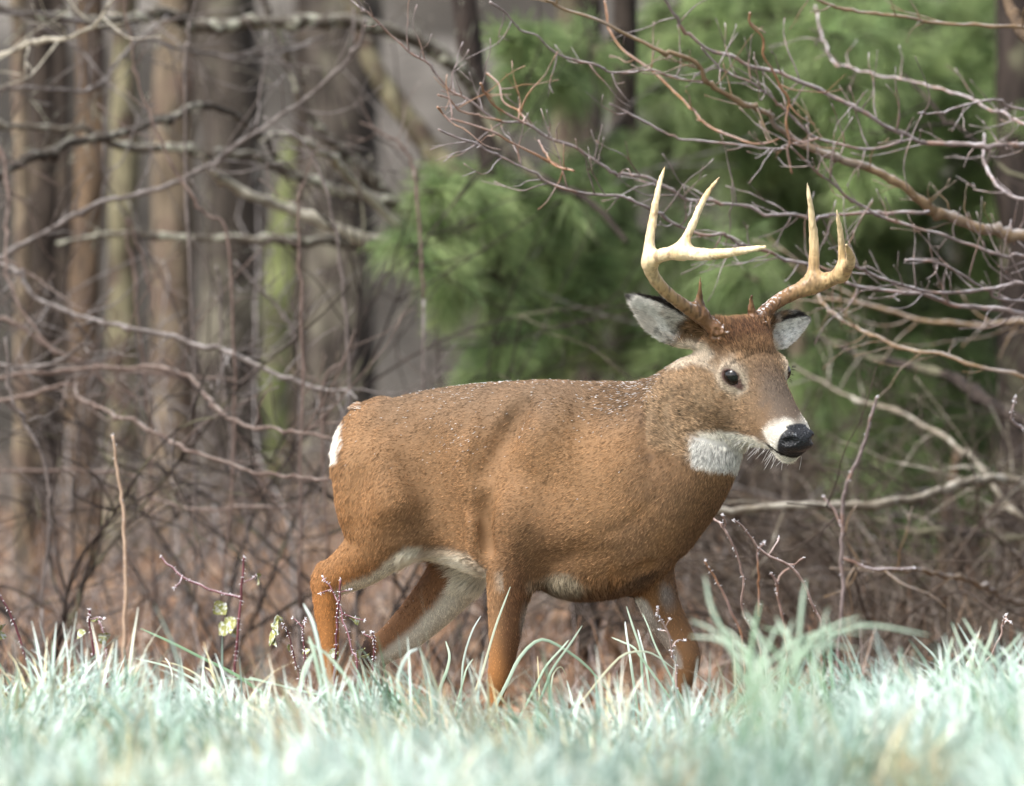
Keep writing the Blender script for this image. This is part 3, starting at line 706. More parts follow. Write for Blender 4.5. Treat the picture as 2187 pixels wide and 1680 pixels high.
wherel = [(60, 4.2, "at the left edge before the thin pale trunk"), (170, 5.5, "at the foot of the ochre trunk"), (300, 4.6, "before the olive lichened trunk"), (430, 5.8, "before the wide tan trunk"), (560, 4.4, "before the big plum grey trunk"),
          (660, 5.4, "just left of the hind legs"), (900, 5.2, "seen between the hind legs"), (1180, 5.0, "seen beneath the belly"), (1480, 5.0, "right of the far fore leg")]
for q, (vx, y, wh) in enumerate(wherel):
    shrub("bare_shrub", "sparse leafless %s shrub %s" % (("plum", "reddish")[q % 2], wh), vx, y, 8, 0.60 + 0.2 * (q % 3), (m_twig, m_twigred)[q % 2], 740 + q, lean=0.6, group="sparse shrubs among the left trunks", r0=0.0042, twig=4)

wheret = [(-30, 3.2, "at the left edge, its crooked stems crossing the pale trunk"), (120, 4.4, "crossing the dark and ochre trunks"), (230, 3.0, "nearest, before the ochre and olive trunks"), (350, 5.0, "before the wide tan trunk"),
          (470, 3.6, "crossing the big plum grey trunk"), (600, 4.8, "before the mossy green snag"), (700, 3.4, "crossing the broad grey brown trunk"), (830, 5.4, "in the gap left of the pine boughs"), (930, 3.8, "behind the rump under the pine boughs"), (40, 6.6, "far back between the left hand trunks")]
for q, (vx, y, wh) in enumerate(wheret):
    shrub("bare_sapling", "bare crooked %s sapling %s" % (("dark", "grey")[q % 2], wh), vx, y, 4, 1.75 + 0.25 * (q % 3), (B_black, m_twig)[q % 2], 780 + q, lean=0.55, group="bare saplings among the left trunks", r0=0.0062, twig=9, cat="sapling")

# russet litter and low dead stems
r = np.random.default_rng(5)
n = 19000
ly = 0.2 + 13.5 * r.random(n) ** 1.3; lx = np.sign(r.uniform(-1, 1, n)) * 2.9 * r.random(n) ** 1.25 * (16 + ly) / 16
lz = ground_z(lx, ly)
P0 = np.stack([lx, ly, lz + 0.006], 1)
s_ = r.uniform(0.018, 0.045, n)
yaw = r.uniform(0, 6.28, n); til = r.normal(0, 0.55, n); til2 = r.normal(0, 0.55, n)
a = np.stack([np.cos(yaw) * np.cos(til), np.sin(yaw) * np.cos(til), np.sin(til)], 1); b2 = np.stack([-np.sin(yaw) * np.cos(til2), np.cos(yaw) * np.cos(til2), np.sin(til2)], 1)
up = np.array((0, 0, 1.0))
V = np.stack([P0 - a * s_[:, None], P0 - b2 * s_[:, None] * 0.5 + up * s_[:, None] * 0.3, P0 + a * s_[:, None] + up * s_[:, None] * 0.25, P0 + b2 * s_[:, None] * 0.5 + up * s_[:, None] * 0.35], 1).reshape(-1, 3)
F = np.arange(len(V)).reshape(-1, 4)
pal = np.array([(0.34, 0.205, 0.125), (0.24, 0.135, 0.082), (0.46, 0.32, 0.22), (0.17, 0.110, 0.075), (0.38, 0.32, 0.27)])
c = pal[r.integers(0, 5, n)] * r.normal(1, 0.15, (n, 1)).clip(0.6, 1.4)
m_leaf = attr_mat("dead_leaf", 0.8, 0.2, translucent=0.15)
tag(obj("leaf_litter", V, F, m_leaf, cols=np.repeat(np.clip(c, .02, .8), 4, 0), smooth=False), "russet fallen leaves carpeting the ground beneath the trees", "leaf litter", kind="stuff")

bag = Bag()
n = 3600
for q in range(n):
    y = 0.7 + 12.5 * r.random() ** 1.1; x = r.uniform(-1.5, 1.5) * (16 + y) / 16
    z = gz(x, y) if q % 1 == 0 else 0
    h = r.uniform(0.06, 0.30) * (1 + 0.06 * y)
    d = nrm((r.normal(0, 0.45), r.normal(0, 0.3), 1.0))
    p0 = np.array((x, y, z)); p1 = p0 + d * h * 0.6; p2 = p1 + nrm(d + r.standard_normal(3) * 0.45) * h * 0.5
    V, Fs = tube(np.array([p0, p1, p2]), [0.0019, 0.0015, 0.0009], k=3, caps=False)
    col = pal[r.integers(0, 5)] * r.uniform(0.7, 1.25)
    if r.random() < 0.25: col = np.array((0.42, 0.36, 0.34))
    bag.add(V, Fs, np.clip(col, 0.02, 0.8))
tag(bag.obj("dry_undergrowth", m_leaf), "dry russet stems and grasses at the edge of the wood", "undergrowth", kind="stuff")
# ================================================================== frosted grass
m_grass = attr_mat("frosted_grass", 0.6, 0.35, translucent=0.22)
def blades(pos, dirv, ln, wd, bend, cols, tipc, seg=4, r=None):
    """ribbons: pos (n,3), lean direction (n,3 horizontal unit), length, width, bend 0..1.5"""
    n = len(pos)
    t = np.linspace(0, 1, seg + 1)[None, :]
    ang = bend[:, None] * t * 1.0 + bend[:, None] * 0.35
    dz = np.cos(ang); dh = np.sin(ang)
    st = ln[:, None] / seg
    z = np.cumsum(dz * st, 1) - dz * st; h = np.cumsum(dh * st, 1) - dh * st
    C = pos[:, None, :] + dirv[:, None, :] * h[..., None] + np.array((0, 0, 1.0)) * z[..., None]
    side = np.cross(dirv, np.array((0, 0, 1.0)))
    tw = r.uniform(-1.2, 1.2, n)
    side = side * np.cos(tw)[:, None] + dirv * np.sin(tw)[:, None] * 0.8
    w = wd[:, None] * np.array([1.0, 1.0, 0.9, 0.65, 0.12][:seg + 1] if seg == 4 else np.linspace(1, 0.1, seg + 1))[None, :]
    A = C - side[:, None] * w[..., None] / 2; B = C + side[:, None] * w[..., None] / 2
    V = np.stack([A, B], 2).reshape(-1, 3)
    base = (np.arange(n) * (seg + 1) * 2)[:, None]; k = np.arange(seg)[None, :] * 2
    F = np.stack([base + k, base + k + 1, base + k + 3, base + k + 2], -1).reshape(-1, 4)
    c = cols[:, None, :] * (1 - t[..., None]) + tipc[:, None, :] * t[..., None]
    c = np.repeat(c[:, :, None, :], 2, 2).reshape(-1, 3)
    return V, F, c
def grass_colours(n, r, pos):
    """each clump of turf has its own mix of green, straw and frost"""
    pal = np.array([(0.06, 0.14, 0.055), (0.14, 0.25, 0.16), (0.28, 0.43, 0.35), (0.50, 0.63, 0.57), (0.62, 0.54, 0.30), (0.44, 0.34, 0.22)])
    k = noise(pos * np.array((1, 0.30, 0)), 10.0, 101) * 0.6 + noise(pos * np.array((1, 0.4, 0)), 21.0, 102) * 0.4 + r.normal(0, 0.08, n)
    a = np.stack([np.interp(k, (0.26, 0.40, 0.50, 0.62), pal[:4, c]) for c in range(3)], 1)
    st = sstep(noise(pos * np.array((1, 0.35, 1)), 13.0, 103) + r.normal(0, 0.10, n), 0.58, 0.74)[:, None]
    a = a * (1 - st) + pal[4 + (r.random(n) < 0.4)] * st
    a = a * r.normal(1, 0.12, (n, 1)).clip(0.6, 1.4)
    f = (0.15 + 0.85 * sstep(noise(pos * np.array((1, 0.3, 1)), 14.0, 104) * 0.65 + noise(pos, 3.0, 105) * 0.35 + r.normal(0, 0.08, n), 0.38, 0.60))[:, None] * r.random((n, 1)) ** 0.4
    tip = a * (1 - f) + np.array((0.70, 0.78, 0.76)) * f
    return np.clip(a * (1 - f * 0.4) + np.array((0.46, 0.57, 0.52)) * f * 0.4, 0.02, 0.95), np.clip(tip, 0.02, 0.95)
r = np.random.default_rng(77)
n = 74000
gy_ = -6.6 + 6.1 * r.random(n)
gx_ = r.uniform(-1.0, 1.0, n) * (1.2 * (16 + gy_) / 16 + 0.65)
_no = 24000                                   # thinner turf to either side of the view
_s = r.choice((-1.0, 1.0), _no); _y = -6.6 + 6.1 * r.random(_no)
gx_ = np.concatenate([gx_, _s * (1.2 * (16 + _y) / 16 + 0.65 + 1.5 * r.random(_no) ** 1.3)]); gy_ = np.concatenate([gy_, _y]); n = len(gx_)
cl = fbm(np.stack([gx_, gy_, np.zeros(n)], 1), 3.2, 19)
keep = (r.random(n) < 0.45 + 0.9 * sstep(cl, 0.3, 0.6)) & ((gy_ < -0.75) | (r.random(n) < 0.35))
gx_, gy_, cl = gx_[keep], gy_[keep], cl[keep]; n = len(gx_)
pos = np.stack([gx_, gy_, ground_z(gx_, gy_) - 0.005], 1)
wd = np.stack([noise(pos, 2.5, 61), noise(pos, 2.5, 62)], 1) - 0.5
a = np.arctan2(wd[:, 1], wd[:, 0]) + r.normal(0, 0.9, n)
dirv = np.stack([np.cos(a), np.sin(a), np.zeros(n)], 1)
ln = r.uniform(0.05, 0.155, n) * (0.60 + 0.75 * sstep(noise(pos * np.array((1, 0.5, 1)), 9.0, 107), 0.3, 0.75)) * (0.8 + 0.35 * sstep(cl, 0.35, 0.65))
tall = r.random(n) < 0.008
ln = np.where(tall, ln * 1.45, ln)
bend = np.abs(r.normal(1.25, 0.55, n)).clip(0.1, 2.1); bend = np.where(tall, bend * 0.5, bend)
c0, c1 = grass_colours(n, r, pos)
V, F, C = blades(pos, dirv, ln, r.uniform(0.0042, 0.0085, n), bend, c0, c1, r=r)
tag(obj("grass", V, F, m_grass, cols=C), "frost whitened green grass covering the foreground bank", "grass", kind="stuff")

MINT, PALE, WHITE, TAN, GRN = (0.22, 0.33, 0.22), (0.44, 0.54, 0.44), (0.66, 0.74, 0.72), (0.48, 0.42, 0.26), (0.08, 0.18, 0.07)
def tuft(label, y, strips, cat="grass tuft"):
    x = np.mean([P(s[0][0][0], 1400, y)[0] for s in strips]); zg = gz(x, y)
    t_ = empty("grass_tuft", (x, y, zg)); tag(t_, label, cat, "taller tufts standing out of the frosted grass")
    for q, (rows, w, c0, c1) in enumerate(strips):
        # root the blade in the turf
        a0 = P(*rows[0], y); a1 = P(*rows[1], y); d = nrm(a0 - a1); d = d / max(-d[2], 0.25)
        drop = max(0.0, a0[2] - gz(a0[0], y) + 0.01)
        root = a0 + d * drop * 0.8
        A = [tuple(root)] + [tuple(P(a_, b_, y + 0.012 * k_)) for k_, (a_, b_) in enumerate(rows)]
        S = spline(np.array(A), 16)
        T = np.gradient(S, axis=0); T /= np.linalg.norm(T, axis=1, keepdims=True)
        tw = 0.3 * math.sin(q * 2.1)
        sd = np.cross(T, np.array((math.sin(tw), -math.cos(tw), 0.15))); sd /= np.linalg.norm(sd, axis=1, keepdims=True)
        t = np.linspace(0, 1, 16)
        w_ = w * 0.95 * np.interp(t, (0, 0.3, 0.8, 0.97, 1), (0.9, 1, 0.75, 0.45, 0.2))
        mid = S + np.cross(sd, T) * (w_ * 0.22)[:, None]
        V = np.stack([S - sd * w_[:, None] / 2, mid, S + sd * w_[:, None] / 2], 1).reshape(-1, 3)
        k = np.arange(15)[:, None] * 3; j = np.arange(2)[None, :]
        F = np.stack([k + j, k + j + 1, k + j + 4, k + j + 3], -1).reshape(-1, 4)
        c = np.asarray(c0)[None] * (1 - t[:, None]) + np.asarray(c1)[None] * t[:, None]
        obj("blade", V, F, m_grass, t_, np.array((x, y, zg)), cols=np.repeat(c, 3, 0))
tuft("tuft with one tall pale blade crossing the near fore leg of the buck", -0.45, [
    ([(1018, 1470), (1032, 1430), (1058, 1340), (1090, 1254)], 0.0062, TAN, PALE), ([(985, 1480), (990, 1410), (1008, 1350), (1027, 1316)], 0.005, MINT, WHITE),
    ([(985, 1470), (996, 1430), (1010, 1408)], 0.0045, MINT, PALE), ([(940, 1470), (955, 1430), (960, 1400), (952, 1370)], 0.007, MINT, PALE)])
tuft("tuft with a long arched mint blade between the fore legs", -0.62, [
    ([(1075, 1475), (1110, 1405), (1150, 1368), (1190, 1378), (1250, 1420), (1300, 1478)], 0.0075, PALE, MINT),
    ([(1160, 1480), (1180, 1430), (1215, 1380), (1243, 1337)], 0.006, MINT, PALE), ([(1138, 1478), (1165, 1425), (1200, 1385), (1214, 1368)], 0.0055, MINT, PALE),
    ([(1250, 1490), (1290, 1440), (1330, 1400), (1370, 1392), (1400, 1400), (1440, 1430)], 0.0055, TAN, PALE),
    ([(1175, 1480), (1182, 1440), (1198, 1425), (1210, 1445)], 0.004, PALE, TAN), ([(1152, 1490), (1150, 1440), (1148, 1402)], 0.004, TAN, TAN)])
tuft("upright cluster of short green blades left of the far fore leg", -0.5, [
    ([(1352, 1450), (1345, 1400), (1338, 1355), (1335, 1328)], 0.006, MINT, WHITE), ([(1372, 1450), (1368, 1390), (1352, 1340), (1338, 1296)], 0.006, MINT, PALE),
    ([(1385, 1460), (1378, 1410), (1368, 1370), (1362, 1345)], 0.0055, MINT, WHITE), ([(1380, 1420), (1355, 1385), (1330, 1372), (1306, 1362)], 0.005, MINT, PALE),
    ([(1430, 1440), (1400, 1380), (1385, 1340), (1372, 1310)], 0.0045, MINT, PALE)])
tuft("tuft with one long dark green blade leaning left by the bramble", -0.5, [
    ([(560, 1480), (500, 1440), (430, 1405), (360, 1370), (300, 1343)], 0.0075, GRN, MINT), ([(500, 1500), (430, 1460), (360, 1425), (290, 1407)], 0.006, PALE, PALE),
    ([(470, 1500), (430, 1450), (390, 1425), (345, 1412)], 0.005, PALE, TAN), ([(360, 1500), (368, 1450), (362, 1420), (352, 1405)], 0.004, TAN, WHITE),
    ([(240, 1480), (252, 1440), (268, 1400)], 0.004, PALE, WHITE), ([(620, 1470), (560, 1455), (500, 1450), (460, 1448)], 0.005, PALE, MINT), ([(470, 1490), (455, 1440), (437, 1425)], 0.006, TAN, TAN)])
tuft("wide blurred mint tuft before the near hind hoof of the buck", -1.7, [
    ([(700, 1480), (685, 1400), (668, 1330), (648, 1290)], 0.008, MINT, WHITE), ([(690, 1480), (672, 1400), (660, 1360)], 0.010, MINT, PALE), ([(760, 1500), (740, 1450), (700, 1400), (655, 1370)], 0.007, MINT, PALE),
    ([(640, 1480), (650, 1430), (668, 1395)], 0.010, PALE, PALE), ([(860, 1490), (850, 1450), (870, 1400), (893, 1385)], 0.009, MINT, WHITE)])
r = np.random.default_rng(9)
S_ = []
for q in range(26):
    bx = 1610 + r.normal(0, 36) if q % 2 else 1710 + r.normal(0, 55)
    a = r.normal(0, 0.75); L_ = r.uniform(60, 160)
    S_.append(([(bx, 1480), (bx + a * L_ * 0.3, 1440 - L_ * 0.25), (bx + a * L_ * 0.75, 1440 - L_ * 0.65), (bx + a * L_ * 1.25, 1440 - L_ * (1.0 - 0.25 * abs(a)))], r.uniform(0.0045, 0.0075), (MINT, PALE, MINT)[q % 3], (PALE, PALE, MINT)[q % 3]))
S_ += [([(1690, 1440), (1735, 1365), (1785, 1335), (1835, 1318)], 0.007, MINT, PALE), ([(1700, 1480), (1705, 1380), (1712, 1300), (1720, 1240)], 0.008, MINT, PALE), ([(1600, 1480), (1560, 1380), (1520, 1300), (1505, 1230)], 0.008, MINT, PALE)]
tuft("large blurred blue green tuft of broad blades right of the far fore leg", -3.5, S_)
S_ = []
for q in range(16):
    bx = 2100 + r.normal(0, 70); a = r.normal(0.1, 0.6); L_ = r.uniform(60, 130)
    S_.append(([(bx, 1500), (bx + a * L_ * 0.3, 1450 - L_ * 0.2), (bx + a * L_ * 0.7, 1450 - L_ * 0.6), (bx + a * L_, 1450 - L_)], r.uniform(0.0045, 0.0075), (MINT, PALE)[q % 2], (PALE, WHITE)[q % 2]))
tuft("blurred pale blue tuft at the right edge of the grass", -2.2, S_)

# ---------------------------------------------------------------- brambles and frosted weeds
m_bram = noise_mat("bramble_stem", [(0.30, (0.10, 0.035, 0.045)), (0.7, (0.22, 0.09, 0.10))], scale=60, bump=0.3, frost=0.8, frost_col=(0.72, 0.68, 0.74))
m_weed = noise_mat("weed_stem_frosted", [(0.30, (0.20, 0.13, 0.11)), (0.7, (0.42, 0.32, 0.29))], scale=60, bump=0.3, frost=0.7, frost_col=(0.72, 0.68, 0.70))
m_bleaf = noise_mat("bramble_leaf_frosted", [(0.30, (0.14, 0.17, 0.05)), (0.7, (0.38, 0.36, 0.14))], scale=60, bump=0.3, lichen=(120.0, 0.48, 0.6, (0.46, 0.50, 0.48)))
m_frost = noise_mat("frost_crystals", [(0.3, (0.62, 0.60, 0.66)), (0.7, (0.84, 0.85, 0.90))], scale=90, bump=0.2)
def leafmesh(c, size, d, r):
    d = nrm(d); s = nrm(np.cross(d, r.standard_normal(3))); u = np.cross(s, d)
    t = np.linspace(0, 1, 7); w = np.array((0.05, 0.30, 0.46, 0.48, 0.38, 0.20, 0.02)) * size
    mid = c + d * (t * size)[:, None] - u * (0.35 * size * t * t)[:, None]
    L_ = mid - s * w[:, None] + u * (w * 0.45)[:, None]; R_ = mid + s * w[:, None] + u * (w * 0.45)[:, None]
    L_ = L_ + r.standard_normal((7, 3)) * size * 0.03; R_ = R_ + r.standard_normal((7, 3)) * size * 0.03
    V = np.stack([L_, mid, R_], 1).reshape(-1, 3)
    k = np.arange(6)[:, None] * 3; j = np.arange(2)[None, :]
    return V, np.stack([k + j, k + j + 1, k + j + 4, k + j + 3], -1).reshape(-1, 4)
def weed(name, label, cat, y, stems, mat, leaves=(), seed=0, thorns=True, group=None):
    """stems: rows (vx, vy, width) root first"""
    r = np.random.default_rng(seed)
    b0 = P(stems[0][0][0], stems[0][0][1], y); zg = gz(b0[0], y)
    t = empty(name, (b0[0], y, zg)); tag(t, label, cat, group)
    o0 = np.asarray(t.location)
    for q, rows in enumerate(stems):
        A = [(*P(a, b_, y + 0.015 * k_ * (1 if q % 2 else -1)), w / 2000 * (y + 16) / 16) for k_, (a, b_, w) in enumerate(rows)]
        if q == 0 or rows[0][1] > 1400:
            g0 = A[0]; A = [(g0[0], g0[1], gz(g0[0], g0[1]) - 0.01, g0[3])] + A
        S = spline(np.array(A), max(14, 6 * len(A)))
        bag = Bag()
        S[:, :3] += (np.stack([noise(S[:, :3], 60, 3 + z) for z in range(3)], 1) - 0.5) * 0.006
        V, Fs = tube(S[:, :3], np.maximum(S[:, 3], 0.0009), k=6); bag.add(V, Fs)
        obj_ = bag.obj("stem", mat, t, o0)
        fb = Bag()
        nth = int(np.linalg.norm(np.diff(S[:, :3], axis=0), axis=1).sum() / (0.011 if thorns else 0.03))
        for z in range(nth):
            i0 = r.integers(1, len(S) - 1); T = nrm(S[i0 + (1 if i0 < len(S) - 1 else 0), :3] - S[i0 - 1, :3])
            d = nrm(np.cross(T, r.standard_normal(3))); l_ = r.uniform(0.003, 0.007)
            p0 = S[i0, :3] + d * S[i0, 3] * 0.5
            V, Fs = tube(np.array([p0, p0 + d * l_ * 0.6 - T * l_ * 0.1, p0 + d * l_ - T * l_ * 0.3]), [0.0011, 0.0008, 0.0002], k=3); fb.add(V, Fs)
        tip = S[-1, :3]
        for z in range(5):
            d = nrm(r.standard_normal(3) + np.array((0, 0, 0.6)))
            V, Fs = tube(np.array([tip, tip + d * 0.003, tip + d * 0.006]), [0.0011, 0.0010, 0.0003], k=4); fb.add(V, Fs)
        fb.obj("frost", m_frost, t, o0)["kind"] = "stuff"
    for a, b_, sz in leaves:
        c = P(a, b_, y)
        V, F = leafmesh(c, sz, np.array((r.normal(0, 0.6), r.normal(0, 0.4), -0.5)), r)
        obj("leaf", V, F, m_bleaf, t, o0)
    return t
weed("bramble", "thorny plum bramble pair with frost standing before the near hind leg", "bramble", -0.30,
     [[(716, 1440, 5), (717, 1380, 5), (722, 1300, 5), (728, 1240, 4.5)], [(762, 1440, 4.5), (752, 1390, 4.5), (738, 1340, 4.5), (726, 1295, 4), (708, 1262, 3.5), (690, 1235, 3)],
      [(724, 1305, 3), (750, 1318, 3), (778, 1326, 2.5)], [(709, 1262, 2.5), (695, 1264, 2.5), (683, 1268, 2.5)], [(727, 1266, 2.2), (738, 1264, 2), (750, 1263, 2)]], m_bram,
     leaves=[(745, 1320, 0.020), (760, 1318, 0.018), (722, 1392, 0.022), (728, 1404, 0.016)], seed=1)
weed("bramble", "small bramble sprig with a curled frosted leaf over the hock tuft", "bramble", -0.35,
     [[(797, 1450, 4), (799, 1400, 4), (797, 1370, 3.5), (795, 1352, 3)], [(797, 1365, 2.5), (785, 1358, 2.5), (776, 1354, 2.5)]], m_bram, leaves=[(780, 1385, 0.028), (790, 1395, 0.022)], seed=2)
weed("bramble", "bare frosted bramble whip left of the hind legs", "bramble", -0.15,
     [[(652, 1470, 4), (650, 1400, 4), (648, 1350, 3.5), (650, 1322, 3)], [(648, 1345, 2.5), (640, 1330, 2.5), (628, 1322, 2.5)]], m_bram, leaves=[], seed=3)
weed("bramble", "frosted sprig with yellow green curled leaves left of the hind legs", "bramble", -0.05,
     [[(640, 1470, 3.5), (632, 1420, 3.5), (622, 1380, 3), (612, 1345, 3), (600, 1335, 2.5)]], m_bram, leaves=[(594, 1325, 0.030), (604, 1322, 0.024), (598, 1350, 0.036), (590, 1356, 0.028), (620, 1376, 0.018), (650, 1385, 0.018)], seed=4)
weed("bramble", "tall blurred bramble with a long cane arching to the left", "bramble", 0.7,
     [[(500, 1470, 6), (506, 1380, 6), (512, 1300, 6), (518, 1240, 5.5), (522, 1190, 4.5)], [(514, 1276, 5), (480, 1268, 5), (440, 1258, 5), (400, 1238, 5), (370, 1215, 4.5), (344, 1190, 4)],
      [(392, 1232, 3.5), (382, 1245, 3), (372, 1256, 3)], [(518, 1245, 3.5), (535, 1238, 3), (548, 1230, 3)]], m_bram,
     leaves=[(480, 1320, 0.04), (490, 1335, 0.036), (482, 1288, 0.036), (548, 1228, 0.03), (505, 1340, 0.03)], seed=5)
weed("bramble", "small blurred bramble with drooping leaves near the left edge", "bramble", 0.4,
     [[(205, 1440, 5), (200, 1390, 5), (194, 1340, 4.5), (190, 1302, 4)], [(230, 1440, 4), (226, 1385, 4), (218, 1340, 3.5), (206, 1322, 3)], [(194, 1325, 3), (206, 1320, 3), (222, 1324, 2.5)]], m_bram,
     leaves=[(184, 1350, 0.026), (225, 1352, 0.030), (228, 1362, 0.026), (210, 1320, 0.024)], seed=6)
weed("bramble", "dark bramble leaning in at the left edge", "bramble", 0.3, [[(70, 1450, 5), (52, 1400, 5), (30, 1330, 5), (5, 1285, 4), (-20, 1250, 3)]], m_bram, leaves=[(12, 1335, 0.04), (0, 1345, 0.036)], seed=7)
weed("dead_stem", "tall straight pale tan stem standing alone on the left", "dead stem", 1.4, [[(264, 1450, 10), (267, 1330, 10), (268, 1200, 9), (262, 1090, 8), (250, 1000, 7), (240, 930, 5)]], noise_mat("stem_pale_tan", [(0.3, (0.30, 0.21, 0.15)), (0.7, (0.50, 0.38, 0.29))], scale=20, bump=0.3), seed=8, thorns=False)
g_ = "frosted weeds in the grass on the right"
weed("frosted_weed", "frosted weed with a clustered pink head beside the chest of the buck", "weed", 0.5,
     [[(1625, 1400, 5), (1600, 1340, 5), (1583, 1290, 5), (1588, 1240, 5), (1575, 1190, 4.5), (1558, 1150, 5), (1540, 1118, 5)], [(1556, 1148, 3.5), (1545, 1125, 3.5), (1530, 1112, 4), (1522, 1104, 5)], [(1548, 1128, 3), (1550, 1112, 4), (1544, 1102, 5)]], m_weed, seed=9, thorns=False, group=g_)
weed("frosted_weed", "long grey weed bowing left from the big blurred tuft", "weed", 0.35,
     [[(1775, 1400, 6), (1758, 1340, 6), (1735, 1290, 6), (1712, 1240, 6), (1680, 1205, 6), (1640, 1188, 6), (1605, 1150, 5), (1582, 1120, 4.5), (1566, 1114, 4)], [(1640, 1188, 4), (1655, 1165, 4), (1664, 1148, 5)], [(1682, 1208, 4), (1700, 1205, 4), (1716, 1190, 5)]], m_weed, seed=10, thorns=False, group=g_)
weed("frosted_weed", "forked weed with orange arms above the big blurred tuft", "weed", 0.8,
     [[(1680, 1400, 6), (1672, 1320, 6), (1660, 1270, 6), (1658, 1245, 6), (1648, 1225, 5)], [(1658, 1250, 4.5), (1668, 1228, 4.5), (1690, 1210, 4)], [(1622, 1320, 5), (1620, 1240, 5), (1618, 1180, 4), (1632, 1160, 4)]], m_twigor, seed=11, thorns=False, group=g_)
weed("frosted_weed", "orange stem leaning left behind the blades beside the far fore leg", "weed", 0.7, [[(1590, 1400, 6), (1560, 1300, 6), (1530, 1240, 5), (1505, 1200, 4)]], m_twigor, seed=12, thorns=False, group=g_)
weed("frosted_weed", "curled tan weed with a crooked head near the right edge", "weed", -0.2, [[(2080, 1480, 5), (2095, 1430, 5), (2120, 1395, 5), (2140, 1350, 5), (2146, 1325, 4), (2160, 1330, 3.5)], [(2144, 1335, 3), (2150, 1312, 3)]], m_weed, seed=13, thorns=False, group=g_)
weed("frosted_weed", "pink frosted seed stalk before the far fore leg of the buck", "weed", -0.75, [[(1445, 1440, 5), (1436, 1400, 5), (1430, 1360, 4.5), (1410, 1320, 4), (1405, 1300, 4)], [(1436, 1385, 3.5), (1450, 1368, 3), (1462, 1372, 3)], [(1420, 1340, 3), (1432, 1325, 3)], [(1424, 1350, 3), (1408, 1345, 3)]], m_weed, seed=14, group=g_)
weed("bare_sapling", "tall crooked tan sapling right of the muzzle", "sapling", 1.5, [[(1790, 1400, 9), (1800, 1270, 9), (1797, 1180, 9), (1800, 1130, 9), (1802, 1060, 8.5), (1822, 1005, 8.5), (1845, 950, 8), (1858, 900, 7), (1875, 850, 5)], [(1800, 1130, 6), (1780, 1090, 5), (1760, 1060, 4)], [(1797, 1190, 6), (1860, 1214, 6), (1950, 1216, 5)]], m_twiggrey, seed=15, thorns=False)
weed("bare_sapling", "grey sapling curling up at the right edge beside the near black trunk", "sapling", 1.2, [[(2230, 1400, 8), (2240, 1000, 8), (2200, 930, 7), (2168, 905, 7), (2160, 880, 6), (2172, 850, 5)]], m_twiggrey, seed=16, thorns=False)
# ================================================================== the deer
def surface_nets(F, xs, ys, zs):
    ins = F < 0
    c = ins[:-1].astype(np.int8) + ins[1:]
    c = c[:, :-1] + c[:, 1:]
    c = c[:, :, :-1] + c[:, :, 1:]
    act = np.argwhere((c > 0) & (c < 8))
    I, J, K = act.T
    vid = np.full(c.shape, -1, np.int32)
    vid[I, J, K] = np.arange(len(act))
    S = np.zeros((len(act), 3)); W = np.zeros(len(act))
    ax = (xs, ys, zs)
    for d in range(3):
        for a in (0, 1):
            for b in (0, 1):
                o = [0, 0, 0]; od = [d, (d + 1) % 3, (d + 2) % 3]
                o[od[1]] = a; o[od[2]] = b
                p0 = (I + o[0], J + o[1], K + o[2])
                o2 = list(o); o2[d] += 1
                p1 = (I + o2[0], J + o2[1], K + o2[2])
                f0 = F[p0]; f1 = F[p1]
                cr = (f0 < 0) != (f1 < 0)
                t = np.where(cr, f0 / np.where(cr, f0 - f1, 1), 0)
                q = np.stack([ax[e][p0[e]] * (1 - t) + ax[e][p1[e]] * t for e in range(3)], 1)
                S[cr] += q[cr]; W += cr
    V = S / W[:, None]
    Q = []
    for d in range(3):
        e, g = (d + 1) % 3, (d + 2) % 3
        lo = [slice(None)] * 3; hi = [slice(None)] * 3
        lo[d] = slice(None, -1); hi[d] = slice(1, None)
        A = ins[tuple(lo)]; B = ins[tuple(hi)]
        ed = np.argwhere(A != B)
        ed = ed[(ed[:, e] > 0) & (ed[:, g] > 0) & (ed[:, e] < F.shape[e] - 1) & (ed[:, g] < F.shape[g] - 1)]
        flip = A[tuple(ed.T)]
        def cid(oe, og):
            q = ed.copy(); q[:, e] -= oe; q[:, g] -= og
            return vid[tuple(q.T)]
        q = np.stack([cid(1, 1), cid(0, 1), cid(0, 0), cid(1, 0)], 1)
        q[~flip] = q[~flip][:, ::-1]
        Q.append(q)
    Q = np.concatenate(Q)
    return V, Q[(Q >= 0).all(1)]

